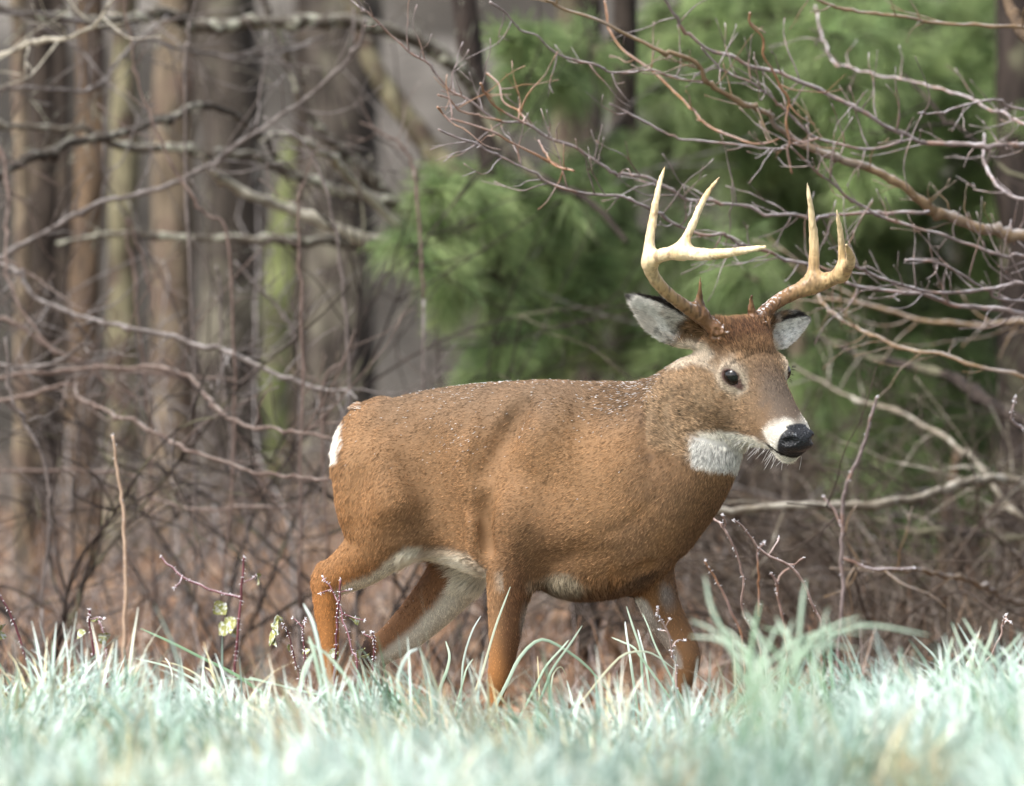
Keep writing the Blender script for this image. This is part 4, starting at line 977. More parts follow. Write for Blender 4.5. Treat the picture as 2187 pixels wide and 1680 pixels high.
class Field:
    def __init__(s, xs, ys, zs):
        s.ax = (xs, ys, zs)
        s.F = np.full((len(xs), len(ys), len(zs)), 1.0, np.float32)
    def box(s, lo, hi):
        sl = tuple(slice(max(0, np.searchsorted(a, l) - 1), np.searchsorted(a, h) + 1) for a, l, h in zip(s.ax, lo, hi))
        X = s.ax[0][sl[0]][:, None, None]; Y = s.ax[1][sl[1]][None, :, None]; Z = s.ax[2][sl[2]][None, None, :]
        return sl, X, Y, Z
    def put(s, sl, d, k, cut=False):
        a = s.F[sl]
        if cut:
            d = -d
            h = np.maximum(k - np.abs(a - d), 0) / k
            s.F[sl] = np.maximum(a, d) + h * h * k * 0.25
        else:
            h = np.maximum(k - np.abs(a - d), 0) / k
            s.F[sl] = np.minimum(a, d) - h * h * k * 0.25
    def cones(s, pts, rad, k=0.03, n=0, sq=None, cut=False):
        """chain of tapered capsules; sq=(axis, factor) flattens it along axis"""
        A = np.column_stack([np.asarray(pts, float), np.asarray(rad, float)])
        if n: A = spline(A, n)
        m = k + 0.03
        lo = (A[:, :3] - A[:, 3:]).min(0) - m; hi = (A[:, :3] + A[:, 3:]).max(0) + m
        sl, X, Y, Z = s.box(lo, hi)
        best = None
        for i in range(len(A) - 1):
            a, ra, b, rb = A[i, :3], A[i, 3], A[i + 1, :3], A[i + 1, 3]
            v = b - a
            dx, dy, dz = X - a[0], Y - a[1], Z - a[2]
            t = np.clip((dx * v[0] + dy * v[1] + dz * v[2]) / (v @ v), 0, 1)
            ex, ey, ez = dx - t * v[0], dy - t * v[1], dz - t * v[2]
            dd = ex * ex + ey * ey + ez * ez
            if sq is not None:
                w = ex * sq[0][0] + ey * sq[0][1] + ez * sq[0][2]
                dd = dd + (sq[1] ** 2 - 1) * w * w
            d = np.sqrt(dd) - (ra + t * (rb - ra))
            best = d if best is None else np.minimum(best, d)
        s.put(sl, best.astype(np.float32), k, cut)
    def ell(s, c, axes, rad, k=0.03, cut=False):
        """ellipsoid; axes = 3 unit vectors, rad = 3 radii"""
        c = np.asarray(c, float); rm = max(rad) + k + 0.02
        sl, X, Y, Z = s.box(c - rm, c + rm)
        dx, dy, dz = X - c[0], Y - c[1], Z - c[2]
        k0 = 0; k1 = 0
        for a, r in zip(axes, rad):
            w = dx * a[0] + dy * a[1] + dz * a[2]
            k0 = k0 + (w / r) ** 2; k1 = k1 + (w / (r * r)) ** 2
        k0 = np.sqrt(k0); k1 = np.sqrt(k1) + 1e-9
        s.put(sl, (k0 * (k0 - 1) / k1).astype(np.float32), k, cut)
    def loft(s, o, f, l, u, table, k=0.03, pw=2.0, lo=None, hi=None, cut=False):
        """sections along axis f: rows (s, centre l, top u, bottom u, half width)"""
        T = spline(np.asarray(table, float), 80)
        ordr = np.argsort(T[:, 0]); T = T[ordr]
        C = np.array([o + f * r[0] + l * r[1] + u * (r[2] + r[3]) / 2 for r in T])
        R = np.maximum(T[:, 4], (T[:, 2] - T[:, 3]) / 2)[:, None]
        m = k + 0.02
        sl, X, Y, Z = s.box((C - R).min(0) - m, (C + R).max(0) + m)
        dx, dy, dz = X - o[0], Y - o[1], Z - o[2]
        S = dx * f[0] + dy * f[1] + dz * f[2]
        Lc = dx * l[0] + dy * l[1] + dz * l[2]
        U = dx * u[0] + dy * u[1] + dz * u[2]
        g = lambda c: np.interp(S, T[:, 0], T[:, c])
        ce, top, bot, hw = g(1), g(2), g(3), g(4)
        h = np.maximum((top - bot) / 2, 1e-3); mid = (top + bot) / 2
        a = np.abs(Lc - ce) / np.maximum(hw, 1e-3); b = np.abs(U - mid) / h
        q = (a ** pw + b ** pw) ** (1 / pw)
        d = (q - 1) * np.minimum(hw, h)
        ds = np.maximum(np.maximum(S - T[-1, 0], T[0, 0] - S), 0)
        d = np.where(ds > 0, np.sqrt(np.maximum(d, 0) ** 2 + ds ** 2), d)
        s.put(sl, d.astype(np.float32), k, cut)


YAW = math.radians(24.0)
def BY(vx, off=0.0):
    """depth of the body's axis below image column vx; off = metres to the deer's far side"""
    return -(vx - 1100.0) / 1000.0 * math.tan(YAW) + off
def Q(vx, vy, off=0.0):
    return P(vx, vy, BY(vx, off))

BF = np.array((math.cos(YAW), -math.sin(YAW), 0.0))      # body heading
BL = np.array((math.sin(YAW), math.cos(YAW), 0.0))       # to its far (left) side
UP = np.array((0.0, 0.0, 1.0))

# head frame
HA, HP, HR = math.radians(58), math.radians(37), math.radians(5)
HF = np.array((math.cos(HP) * math.cos(HA), -math.cos(HP) * math.sin(HA), -math.sin(HP)))
_hl = np.array((math.sin(HA), math.cos(HA), 0.0))
_hu = np.cross(HF, _hl) * -1
_hu = _hu if _hu[2] > 0 else -_hu
HL = nrm(_hl * math.cos(HR) + _hu * math.sin(HR))         # to its far (left) side
HU = nrm(np.cross(HL, HF)); HU = HU if HU[2] > 0 else -HU
HS = 1.21
HC = P(1552, 802, -0.30) + HL * 0.060 * HS
def H(f, l, u):
    return HC + (HF * f + HL * l + HU * u) * HS
def toH(p):
    d = (np.asarray(p) - HC) / HS
    return d @ HF, d @ HL, d @ HU

def axis(segs):
    out = [segs[0][0]]
    for a, b, st in segs:
        n = max(1, int(round((b - a) / st)))
        out += list(a + (b - a) * np.arange(1, n + 1) / n)
    return np.array(out)

fx = lambda v: P(v, 840, 0)[0]
xs = axis([(-0.50, 0.20, 0.0055), (0.20, 0.28, 0.004), (0.28, 0.70, 0.0028)])
zs = axis([(-0.01, 0.70, 0.0055), (0.70, 0.76, 0.004), (0.76, 1.16, 0.0028)])
ys = axis([(-0.56, -0.10, 0.0032), (-0.10, 0.0, 0.0045), (0.0, 0.36, 0.006)])
fd = Field(xs, ys, zs)

# torso: sections given where the photograph shows its top and bottom lines
tor = []
for vx, top, bot, hw in ((758, 908, 1080, 0.045), (780, 874, 1130, 0.09), (822, 852, 1175, 0.115), (880, 835, 1190, 0.128), (950, 822, 1205, 0.143),
                         (1030, 813, 1232, 0.156), (1110, 807, 1252, 0.150), (1190, 804, 1268, 0.140), (1260, 813, 1274, 0.132),
                         (1330, 838, 1262, 0.122), (1390, 880, 1225, 0.108), (1440, 945, 1160, 0.08)):
    p = P(vx, 840, BY(vx)); s_ = (p - np.array((fx(1100), 0, 0))) @ BF
    zt = P(vx, top, BY(vx))[2]; zb = P(vx, bot, BY(vx))[2]
    tor.append((s_, 0.0, zt, zb, hw))
fd.loft(np.array((fx(1100), 0.0, 0.0)), BF, BL, UP, tor, k=0.02, pw=2.15)
# neck and throat
fd.cones([Q(1290, 1050), Q(1390, 990), P(1460, 930, -0.17), P(1505, 872, -0.20)], [0.170, 0.156, 0.130, 0.105], k=0.09, n=26, sq=(BL, 1.22))
fd.cones([Q(1380, 1130), P(1455, 1055, -0.17), P(1502, 990, -0.215)], [0.080, 0.078, 0.060], k=0.07, n=10)
fd.cones([Q(1240, 1175), Q(1330, 1170)], [0.085, 0.075], k=0.06, n=4)
fd.cones([P(1420, 872, -0.16), P(1475, 822, -0.215)], [0.055, 0.055], k=0.05)
# shoulder and fore legs
fd.ell(Q(1215, 960, -0.078), (nrm(BF * 0.80 - UP * 0.6), BL, nrm(BF * 0.6 + UP * 0.80)), (0.175, 0.088, 0.110), k=0.035)
fd.ell(Q(1130, 1085, -0.092), (nrm(BF * 0.75 - UP * 0.65), BL, nrm(BF * 0.65 + UP * 0.75)), (0.105, 0.082, 0.100), k=0.025)
fd.ell(Q(1262, 1105, -0.078), (BF, BL, UP), (0.105, 0.080, 0.095), k=0.04)
fd.ell(Q(1215, 960, 0.078), (nrm(BF * 0.80 - UP * 0.6), BL, nrm(BF * 0.6 + UP * 0.80)), (0.165, 0.085, 0.105), k=0.04)
fd.cones([Q(1125, 1120, -0.085), Q(1098, 1190, -0.10), Q(1089, 1245, -0.10), Q(1083, 1300, -0.10), Q(1078, 1360, -0.10), Q(1073, 1405, -0.10), Q(1067, 1445, -0.10),
          Q(1060, 1490, -0.10), Q(1056, 1580, -0.10), Q(1058, 1640, -0.10), Q(1070, 1690, -0.10)],
         [0.078, 0.062, 0.054, 0.046, 0.039, 0.034, 0.031, 0.021, 0.018, 0.023, 0.017], k=0.035, n=30)
fd.cones([Q(1350, 1130, 0.06), Q(1375, 1190, 0.075), Q(1394, 1245, 0.08), Q(1412, 1300, 0.085), Q(1440, 1350, 0.085), Q(1466, 1396, 0.085), Q(1468, 1434, 0.085),
          Q(1455, 1482, 0.085), Q(1436, 1580, 0.085), Q(1430, 1640, 0.085), Q(1446, 1695, 0.085)],
         [0.085, 0.066, 0.053, 0.047, 0.041, 0.035, 0.028, 0.020, 0.017, 0.022, 0.017], k=0.03, n=30)
# hind quarters and hind legs
fd.ell(Q(830, 1015, -0.062), (nrm(BF * 0.35 - UP * 0.95), BL, nrm(BF * 0.95 + UP * 0.35)), (0.158, 0.096, 0.112), k=0.035)
fd.ell(Q(812, 1010, 0.05), (nrm(BF * 0.35 - UP * 0.95), BL, nrm(BF * 0.95 + UP * 0.35)), (0.150, 0.088, 0.100), k=0.04)
fd.cones([Q(812, 1010, -0.075), Q(813, 1090, -0.085), Q(812, 1150, -0.085), Q(775, 1195, -0.085), Q(735, 1222, -0.085), Q(702, 1246, -0.085), Q(698, 1300, -0.085), Q(702, 1350, -0.085), Q(706, 1430, -0.085),
          Q(710, 1520, -0.085), Q(713, 1610, -0.085), Q(714, 1650, -0.085), Q(728, 1700, -0.085)],
         [0.105, 0.096, 0.078, 0.062, 0.050, 0.040, 0.033, 0.028, 0.022, 0.019, 0.020, 0.024, 0.018], k=0.03, n=36)
fd.cones([Q(855, 1080, -0.09), Q(868, 1135, -0.085)], [0.09, 0.055], k=0.04)
fd.cones([Q(690, 1215, -0.085), Q(684, 1240, -0.085)], [0.018, 0.022], k=0.02)
fd.cones([Q(930, 1090, 0.08), Q(985, 1180, 0.085), Q(958, 1250, 0.09), Q(905, 1312, 0.09), Q(852, 1362, 0.09), Q(806, 1398, 0.09), Q(800, 1440, 0.09),
          Q(812, 1520, 0.09), Q(828, 1620, 0.09), Q(834, 1655, 0.09), Q(850, 1705, 0.09)],
         [0.095, 0.078, 0.066, 0.056, 0.047, 0.036, 0.026, 0.019, 0.019, 0.023, 0.018], k=0.03, n=34, sq=(BL, 1.25))
fd.cones([Q(790, 1380, 0.09), Q(782, 1392, 0.09)], [0.020, 0.018], k=0.02)
# flank, elbow and chest creases
fd.cones([Q(1060, 1035, -0.172), Q(1042, 1075, -0.168), Q(1036, 1125, -0.160), Q(1044, 1172, -0.150)], [0.002, 0.005, 0.007, 0.004], k=0.030, n=10, cut=True)
fd.cones([Q(1010, 1120, -0.150), Q(1012, 1165, -0.142), Q(1030, 1195, -0.135)], [0.018, 0.020, 0.014], k=0.03, n=8)
fd.cones([Q(925, 940, -0.175), Q(935, 1050, -0.180), Q(950, 1150, -0.165)], [0.010, 0.022, 0.014], k=0.06, n=8, cut=True)
fd.cones([Q(1288, 850, -0.150), Q(1322, 950, -0.178), Q(1350, 1050, -0.185)], [0.006, 0.011, 0.008], k=0.045, n=8, cut=True)
fd.cones([Q(1110, 862, -0.14), Q(1060, 935, -0.168), Q(1030, 1010, -0.170)], [0.006, 0.012, 0.008], k=0.04, n=8, cut=True)
fd.cones([Q(1330, 1240, -0.10), Q(1390, 1215, -0.07)], [0.008, 0.010], k=0.02, cut=True)
# tail
fd.cones([Q(815, 866, 0.0), P(772, 878, 0.18), P(746, 920, 0.18), P(742, 975, 0.18)], [0.024, 0.020, 0.018, 0.010], k=0.02, n=8)

fd.F += 0.005          # the coat adds this much again
# head: rows (f, l, top, bottom, half width)
head = [(-0.128, 0, 0.000, -0.062, 0.030), (-0.112, 0, 0.022, -0.110, 0.052), (-0.085, 0, 0.037, -0.132, 0.064), (-0.055, 0, 0.044, -0.142, 0.066), (-0.025, 0, 0.044, -0.143, 0.062),
        (0.005, 0, 0.039, -0.139, 0.056), (0.035, 0, 0.031, -0.128, 0.048), (0.065, 0, 0.024, -0.110, 0.043), (0.095, 0, 0.017, -0.090, 0.039),
        (0.125, 0, 0.011, -0.071, 0.0355), (0.150, 0, 0.006, -0.064, 0.033), (0.165, 0, 0.000, -0.060, 0.029), (0.178, 0, -0.010, -0.048, 0.020)]
fd.loft(HC, HF, HL, HU, [(a * HS, b * HS, c * HS, d * HS, e * HS) for a, b, c, d, e in head], k=0.03, pw=2.3)
EYE = {}
for sgn in (-1, 1):
    ED = nrm(HL * sgn * 0.80 + HF * 0.56 + HU * 0.12)
    EF = nrm(HF - ED * (HF @ ED)); EU = np.cross(ED, EF); EU = EU if EU @ HU > 0 else -EU
    EC = H(0.0, sgn * 0.042, 0.0)
    EYE[sgn] = (EC, ED, EF, EU)
    fd.ell(H(-0.045, sgn * 0.030, -0.062), (HF, HL, HU), (0.072, 0.045, 0.066), k=0.03)
    fd.ell(EC, (ED, EF, EU), (0.0285, 0.032, 0.027), k=0.02)
    fd.ell(H(0.135, sgn * 0.016, -0.028), (HF, HL, HU), (0.040, 0.024, 0.030), k=0.015)
    fd.ell(H(0.172, sgn * 0.0150, -0.0150), (HF, HL, HU), (0.019, 0.0195, 0.023), k=0.010)
    fd.cones([H(-0.075, sgn * 0.036, 0.018), H(-0.088, sgn * 0.041, 0.032)], [0.026, 0.021], k=0.02)
fd.ell(H(0.176, 0, -0.016), (HF, HL, HU), (0.019, 0.026, 0.023), k=0.008)
fd.ell(H(0.150, 0, -0.058), (HF, HL, HU), (0.030, 0.024, 0.016), k=0.010)
fd.ell(H(-0.060, 0, 0.034), (HF, HL, HU), (0.050, 0.038, 0.022), k=0.03)
for sgn in (-1, 1):
    EC, ED, EF, EU = EYE[sgn]
    fd.ell(EC + ED * 0.034, (ED, nrm(EF * 0.97 - EU * 0.24), nrm(EU * 0.97 + EF * 0.24)), (0.020, 0.0225, 0.0175), k=0.005, cut=True)
    fd.cones([EC + ED * 0.033 + EF * 0.015 - EU * 0.006, EC + ED * 0.026 + EF * 0.030 - EU * 0.014], [0.0045, 0.003], k=0.006, cut=True)
    # nostril
    fd.cones([H(0.192, sgn * 0.013, -0.005), H(0.184, sgn * 0.023, -0.007), H(0.173, sgn * 0.031, -0.017)], [0.0055, 0.0085, 0.0060], k=0.005, cut=True)
    # mouth
    fd.cones([H(0.186, sgn * 0.010, -0.043), H(0.170, sgn * 0.028, -0.0465), H(0.140, sgn * 0.038, -0.050), H(0.108, sgn * 0.041, -0.050)], [0.0035, 0.0035, 0.0030, 0.001], k=0.005, n=10, cut=True)

# ears: leaf shaped, scooped out on the side they open to
def ear(base, tip, open_dir, w, k=0.015, bend=0.0):
    base = np.asarray(base); tip = np.asarray(tip)
    f = nrm(tip - base); L = np.linalg.norm(tip - base)
    o = nrm(open_dir - f * (np.asarray(open_dir) @ f))
    l = np.cross(o, f)
    prof = ((0.0, .42, .50), (0.12, .60, .50), (0.3, .90, .42), (0.5, 1.0, .34), (0.7, .84, .26), (0.85, .54, .20), (0.95, .28, .16), (1.0, .12, .10))
    rows = [(t * L, bend * math.sin(t * 3.1), w * b * 0.55, -w * b * 0.75, w * a) for t, a, b in prof]
    fd.loft(base, f, l, o, rows, k=k)
    rows = [(t * L, bend * math.sin(t * 3.1), w * (b + 1.6), -w * b * 0.75 + 0.0065, w * a - 0.005) for t, a, b in prof[1:-2]]
    rows.append((0.91 * L, 0.0, w * 0.8, 0.004, w * 0.12))
    fd.loft(base, f, l, o, rows, k=0.006, cut=True)
eb = H(-0.088, -0.046, 0.000)
NEAR_EAR = (eb, P(1346, 633, eb[1] - 0.06), np.array((0.10, -0.93, -0.30)))
eb = H(-0.088, 0.046, 0.000)
FAR_EAR = (eb, P(1727, 683, eb[1] + 0.10), np.array((0.62, -0.75, -0.15)))
ear(NEAR_EAR[0], NEAR_EAR[1], NEAR_EAR[2], 0.043, bend=0.006)
ear(FAR_EAR[0], FAR_EAR[1], FAR_EAR[2], 0.040)

body_V, body_F = surface_nets(fd.F, xs, ys, zs)
# light smoothing of the blended volume (head kept crisper)
def relax(V, F, n, w):
    E = np.concatenate([F[:, [0, 1]], F[:, [1, 2]], F[:, [2, 3]], F[:, [3, 0]]])
    E = np.concatenate([E, E[:, ::-1]])
    cnt = np.bincount(E[:, 0], minlength=len(V)).astype(float)[:, None]
    for _ in range(n):
        A = np.stack([np.bincount(E[:, 0], V[E[:, 1], c], minlength=len(V)) for c in range(3)], 1) / np.maximum(cnt, 1)
        V = V + (A - V) * w[:, None]
    return V
_hd = np.linalg.norm(body_V - (HC + HF * 0.03), axis=1)
body_V = relax(body_V, body_F, 4, np.where(_hd < 0.26, 0.18, 0.5))
# drop stray islands
def biggest(V, F):
    lab = np.arange(len(V))
    while True:
        m = lab[F].min(1)
        new = lab.copy()
        for c in range(4): np.minimum.at(new, F[:, c], m)
        new = new[new]
        if (new == lab).all(): break
        lab = new
    u, c = np.unique(lab, return_counts=True)
    keep = lab == u[c.argmax()]
    idx = np.cumsum(keep) - 1
    return V[keep], idx[F[keep[F].all(1)]]
body_V, body_F = biggest(body_V, body_F)
def vnormals(V, F):
    n = np.cross(V[F[:, 2]] - V[F[:, 0]], V[F[:, 3]] - V[F[:, 1]])
    N = np.zeros_like(V)
    for c in range(4):
        for d in range(3):
            N[:, d] += np.bincount(F[:, c], n[:, d], minlength=len(V))
    return N / (np.linalg.norm(N, axis=1, keepdims=True) + 1e-12)
body_N = vnormals(body_V, body_F)
# muscle and bone relief: ridges (+) and furrows (-) along lines over the flank, the same on both sides
def to_v(p):
    d = np.asarray(p) - CAM
    w = d @ _f
    return 1093.5 + 16000.0 * (d @ _r) / w, 840 - 16000.0 * (d @ _u) / w
def relief(V, N):
    vx, vy = to_v(V)
    lat = np.abs(N @ BL)
    tot = np.zeros(len(V))
    for amp, wd_, pts in (
            (-0.010, 19, [(1062, 1030), (1040, 1085), (1034, 1135), (1048, 1178)]), (0.007, 17, [(1010, 1105), (1008, 1160), (1026, 1195)]),
            (0.015, 26, [(1085, 1050), (1090, 1120), (1096, 1185)]), (-0.022, 20, [(1135, 866), (1085, 925), (1056, 1000)]),
            (0.015, 30, [(1190, 850), (1150, 930), (1125, 1020)]), (-0.012, 24, [(1262, 850), (1246, 925), (1270, 1000)]),
            (0.011, 34, [(1330, 890), (1330, 980), (1370, 1080)]), (-0.012, 20, [(1150, 1225), (1210, 1192), (1285, 1178)]),
            (-0.020, 36, [(896, 890), (905, 990), (925, 1090), (955, 1170)]), (0.013, 34, [(975, 895), (985, 990), (995, 1070)]),
            (0.008, 22, [(835, 868), (872, 872), (905, 890)]), (-0.012, 18, [(775, 950), (768, 1050), (764, 1140)]), (0.006, 16, [(738, 1000), (732, 1120)]),
            (0.012, 34, [(835, 960), (850, 1050), (868, 1120)]), (-0.004, 7, [(868, 866), (810, 900), (776, 950)]), (-0.004, 7, [(890, 880), (835, 915), (800, 965)]),
            (-0.006, 9, [(1400, 850), (1380, 930), (1410, 1010)]), (-0.006, 9, [(1440, 830), (1425, 900), (1450, 960)]), (-0.003, 12, [(1250, 1150), (1340, 1120), (1420, 1040)]),
            (-0.006, 11, [(1060, 860), (1030, 930), (1010, 1010)]), (-0.006, 11, [(1010, 870), (985, 940), (970, 1020)])):
        A = spline(np.array(pts, float), 40)
        d2 = np.full(len(V), 1e9)
        m = (vx > A[:, 0].min() - 90) & (vx < A[:, 0].max() + 90) & (vy > A[:, 1].min() - 90) & (vy < A[:, 1].max() + 90)
        if m.any():
            q = ((vx[m][:, None] - A[None, :, 0]) ** 2 + (vy[m][:, None] - A[None, :, 1]) ** 2)
            fall = np.sin(np.linspace(0.25, 2.9, 40))
            tot[m] += amp * (np.exp(-q / (2 * wd_ ** 2)) * fall[None]).max(1)
    return V + N * (tot * sstep(lat, 0.15, 0.5))[:, None]
body_V = relief(body_V, body_N)
body_N = vnormals(body_V, body_F)
# antlers: chains of tapered round sections blended at the forks, burr at the base
def antler(chains, sgn, name, h=0.0027):
    A = np.concatenate([np.array(c[0]) for c in chains]); m = 0.03
    lo, hi = A.min(0) - m, A.max(0) + m
    ax = [np.arange(lo[i], hi[i] + h, h) for i in range(3)]
    g = Field(*ax)
    for pts, rad in chains:
        g.cones(pts, rad, k=0.022, n=len(pts) * 5)
    V, F = surface_nets(g.F, *ax)
    V = relax(V, F, 2, np.full(len(V), 0.4))
    V, F = biggest(V, F)
    N = vnormals(V, F)
    b = np.asarray(chains[0][0][0])
    d = np.linalg.norm(V - b, axis=1)
    V = V + N * ((fbm(V, 140, 3) - 0.5) * (0.020 * (1 - sstep(d, 0.015, 0.045)) + 0.007 * (1 - sstep(d, 0.04, 0.12))) + (fbm(V * np.array((1, 1, 0.3)), 230, 5, 2) - 0.5) * 0.0032)[:, None]
    return V, F
def px(vx, vy, y, r):
    return (tuple(P(vx, vy, y)), r / 1000.0)
def chain(rows):
    q = [px(*w) for w in rows]
    return [c[0] for c in q], [c[1] for c in q]
pn = H(-0.088, -0.041, 0.035); pf = H(-0.088, 0.041, 0.035)
yn, yf = pn[1], pf[1]
near_antler = [
    chain([(1546, 724, yn - 0.012, 18), (1530, 705, yn - 0.012, 19.5), (1508, 686, yn - 0.02, 15), (1469, 659, yn - 0.05, 14), (1432, 632, yn - 0.08, 13), (1405, 604, yn - 0.105, 13.5), (1390, 578, yn - 0.125, 14.5),
           (1391, 558, yn - 0.145, 15), (1410, 547, yn - 0.17, 14.5), (1435, 541, yn - 0.195, 14), (1464, 540, yn - 0.22, 14.5), (1502, 544, yn - 0.255, 13), (1550, 541, yn - 0.29, 10), (1598, 534, yn - 0.32, 7.5), (1633, 528.5, yn - 0.335, 4.5)]),
    chain([(1388, 556, yn - 0.14, 13), (1387.5, 515, yn - 0.14, 10.5), (1394, 471, yn - 0.135, 8.8), (1402, 424, yn - 0.125, 7), (1412, 382, yn - 0.11, 4.8), (1420, 358, yn - 0.10, 2)]),
    chain([(1455, 536, yn - 0.21, 14), (1467, 506, yn - 0.215, 9.8), (1480, 479, yn - 0.215, 8.5), (1496, 441, yn - 0.205, 7), (1515, 407, yn - 0.19, 5.4), (1528, 390, yn - 0.18, 4), (1536, 380, yn - 0.175, 2.2)]),
    chain([(1497, 668, yn - 0.03, 11), (1494, 646, yn - 0.035, 8.5), (1495, 622, yn - 0.045, 5), (1495.7, 592, yn - 0.055, 1.6)])]
far_antler = [
    chain([(1620, 708, yf - 0.008, 18), (1622, 694, yf - 0.004, 18.5), (1626, 676, yf + 0.01, 14.5), (1641, 660, yf + 0.025, 14), (1671, 638, yf + 0.055, 15), (1711, 619, yf + 0.075, 16.5), (1749, 606, yf + 0.08, 17.5),
           (1786, 592, yf + 0.06, 15), (1807, 576, yf + 0.02, 12.5), (1817, 557, yf - 0.03, 10.5), (1814, 541, yf - 0.08, 8), (1808, 524, yf - 0.12, 3.6)]),
    chain([(1731, 606, yf + 0.08, 15), (1737, 580, yf + 0.082, 12.5), (1739, 548, yf + 0.08, 11.3), (1738, 508, yf + 0.075, 9.8), (1733, 455, yf + 0.06, 7), (1727, 413, yf + 0.045, 4.6), (1724, 391, yf + 0.04, 1.8)]),
    chain([(1796, 588, yf + 0.04, 12), (1797, 570, yf + 0.035, 9), (1798, 548, yf + 0.03, 8.2), (1796, 508, yf + 0.015, 6.8), (1791, 471, yf - 0.005, 4.8), (1787.5, 450, yf - 0.015, 2.4)]),
    chain([(1612, 697, yf - 0.01, 12), (1605, 672, yf - 0.015, 8.3), (1604, 654, yf - 0.02, 6.5), (1605.5, 632, yf - 0.03, 2.2)])]
antlers = [antler(near_antler, -1, "antler"), antler(far_antler, 1, "antler")]
# ---- markings: the coat's own colours, as a function of the place on the body
def lerp(a, b, t):
    return a * (1 - t[:, None]) + np.asarray(b, float) * t[:, None]
def blob(x, y, cx, cy, rx, ry, soft=0.5):
    q = np.sqrt(((x - cx) / rx) ** 2 + ((y - cy) / ry) ** 2)
    return 1 - sstep(q, 1 - soft * 0.5, 1 + soft * 0.5)
def ear_coords(p, e):
    f = nrm(e[1] - e[0]); L = np.linalg.norm(e[1] - e[0])
    o = nrm(e[2] - f * (e[2] @ f)); l = np.cross(o, f)
    d = p - e[0]
    return (d @ f) / L, d @ l, d @ o
def markings(p, n):
    N = len(p)
    vx, vy = to_v(p)
    s = (p - np.array((fx(1100), 0, 0))) @ BF
    lat = (p - np.array((fx(1100), 0, 0))) @ BL          # <0 = near side
    nin = np.where(lat < 0, 1, -1) * (n @ BL)             # facing the body's middle
    nd = -n[:, 2]
    wob = fbm(p, 14, 11) - 0.5
    wob2 = fbm(p, 45, 17) - 0.5
    f, l, u = toH(p)
    la = np.abs(l)
    head = sstep(f + 0.3 * u + wob * 0.02, -0.145, -0.10) * (vx > 1380) * (1 - sstep(-u + wob * 0.02, 0.135, 0.155))
    c = np.tile((0.372, 0.214, 0.106), (N, 1))
    c = lerp(c, (0.270, 0.158, 0.082), sstep(fbm(p, 5, 3), 0.45, 0.75) * 0.5)
    # greyer saddle, darker neck ridge, warm buttock and legs
    c = lerp(c, (0.205, 0.142, 0.094), (1 - sstep(vy + wob * 60, 815, 970)) * sstep(vx, 700, 860) * 0.85)
    c = lerp(c, (0.40, 0.205, 0.085), (1 - sstep(vx + wob * 50, 740, 900)) * sstep(vy, 960, 1120) * 0.7)
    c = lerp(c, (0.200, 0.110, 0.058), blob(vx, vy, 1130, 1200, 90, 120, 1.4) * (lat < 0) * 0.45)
    c = lerp(c, (0.48, 0.205, 0.060), sstep(vy + wob * 40, 1180, 1290) * (np.abs(vx - 780) < 150) * 0.85)
    c = lerp(c, (0.46, 0.205, 0.065), sstep(vy + wob * 40, 1320, 1440) * 0.9)
    fl = (vx > 1300) & (vy > 1180)
    c = lerp(c, (0.46, 0.23, 0.085), sstep(vy + wob * 40, 1190, 1250) * fl)
    # near fore leg: dark brown down its front
    c = lerp(c, (0.15, 0.070, 0.032), blob(vx, vy, 1105, 1340, 38, 130, 0.9) * (lat < 0) * 0.85)
    c = lerp(c, (0.45, 0.42, 0.36), blob(vx + wob * 20, vy, 1128, 1350, 16, 60, 0.8) * (nin > -0.4) * 0.7 * (lat < 0))
    # belly, groin and the insides of the legs
    belly = sstep(nd + wob * 0.4, 0.18, 0.5) * sstep(vy - np.clip(vx - 985, 0, 60) * 0.8, 1158, 1196) * (vx > 860) * (vx < 1075) * (vy < 1262)
    c = lerp(c, (0.80, 0.77, 0.66), belly)
    gask = sstep(nd * 0.9 + nin * 0.55 + wob * 0.5, 0.12, 0.42) * (vy > 1165) * (vy < 1345) * (vx < 900) * (lat < 0)
    c = lerp(c, (0.74, 0.70, 0.58), gask)
    far_h = (lat > 0) & (vx < 1075) & (vx > 740) & (vy > 1150)
    tt = ((vx - 1000) * 0.69 + (vy - 1200) * 0.72)        # signed distance across the far hind leg
    side = (n @ nrm(_r * 0.72 - UP * 0.69)) * 0.8 + (-n[:, 1]) * 0.45
    wv = sstep(side + wob * 0.35, 0.18, 0.50) * (1 - sstep(vy, 1400, 1450) * 0.6)
    c = lerp(c, (0.300, 0.150, 0.070), far_h * 1.0)
    c = lerp(c, (0.74, 0.71, 0.60), wv * far_h)
    c = lerp(c, (0.045, 0.022, 0.015), blob(vx, vy, 770, 1392, 30, 46, 0.8) * (lat > 0))
    # far fore leg
    rear = sstep(-(n @ _r) + wob * 0.3, 0.22, 0.55) * fl * (vy > 1225) * (vy < 1430)
    c = lerp(c, (0.86, 0.84, 0.77), rear)
    c = lerp(c, (0.58, 0.56, 0.53), blob(vx + wob * 40, vy + wob2 * 30, 1424, 1272, 20, 32, 0.9) * fl * (lat > -0.02) * 0.95)
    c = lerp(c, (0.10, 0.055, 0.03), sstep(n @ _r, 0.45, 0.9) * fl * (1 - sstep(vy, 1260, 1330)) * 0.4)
    # brisket: buff tuft, then a dark line
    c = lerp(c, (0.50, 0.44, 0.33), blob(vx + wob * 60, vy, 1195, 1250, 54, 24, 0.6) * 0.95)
    c = lerp(c, (0.035, 0.022, 0.018), blob(vx, vy + (vx - 1350) * 0.42, 1350, 1250, 66, 16, 0.8) * 0.95)
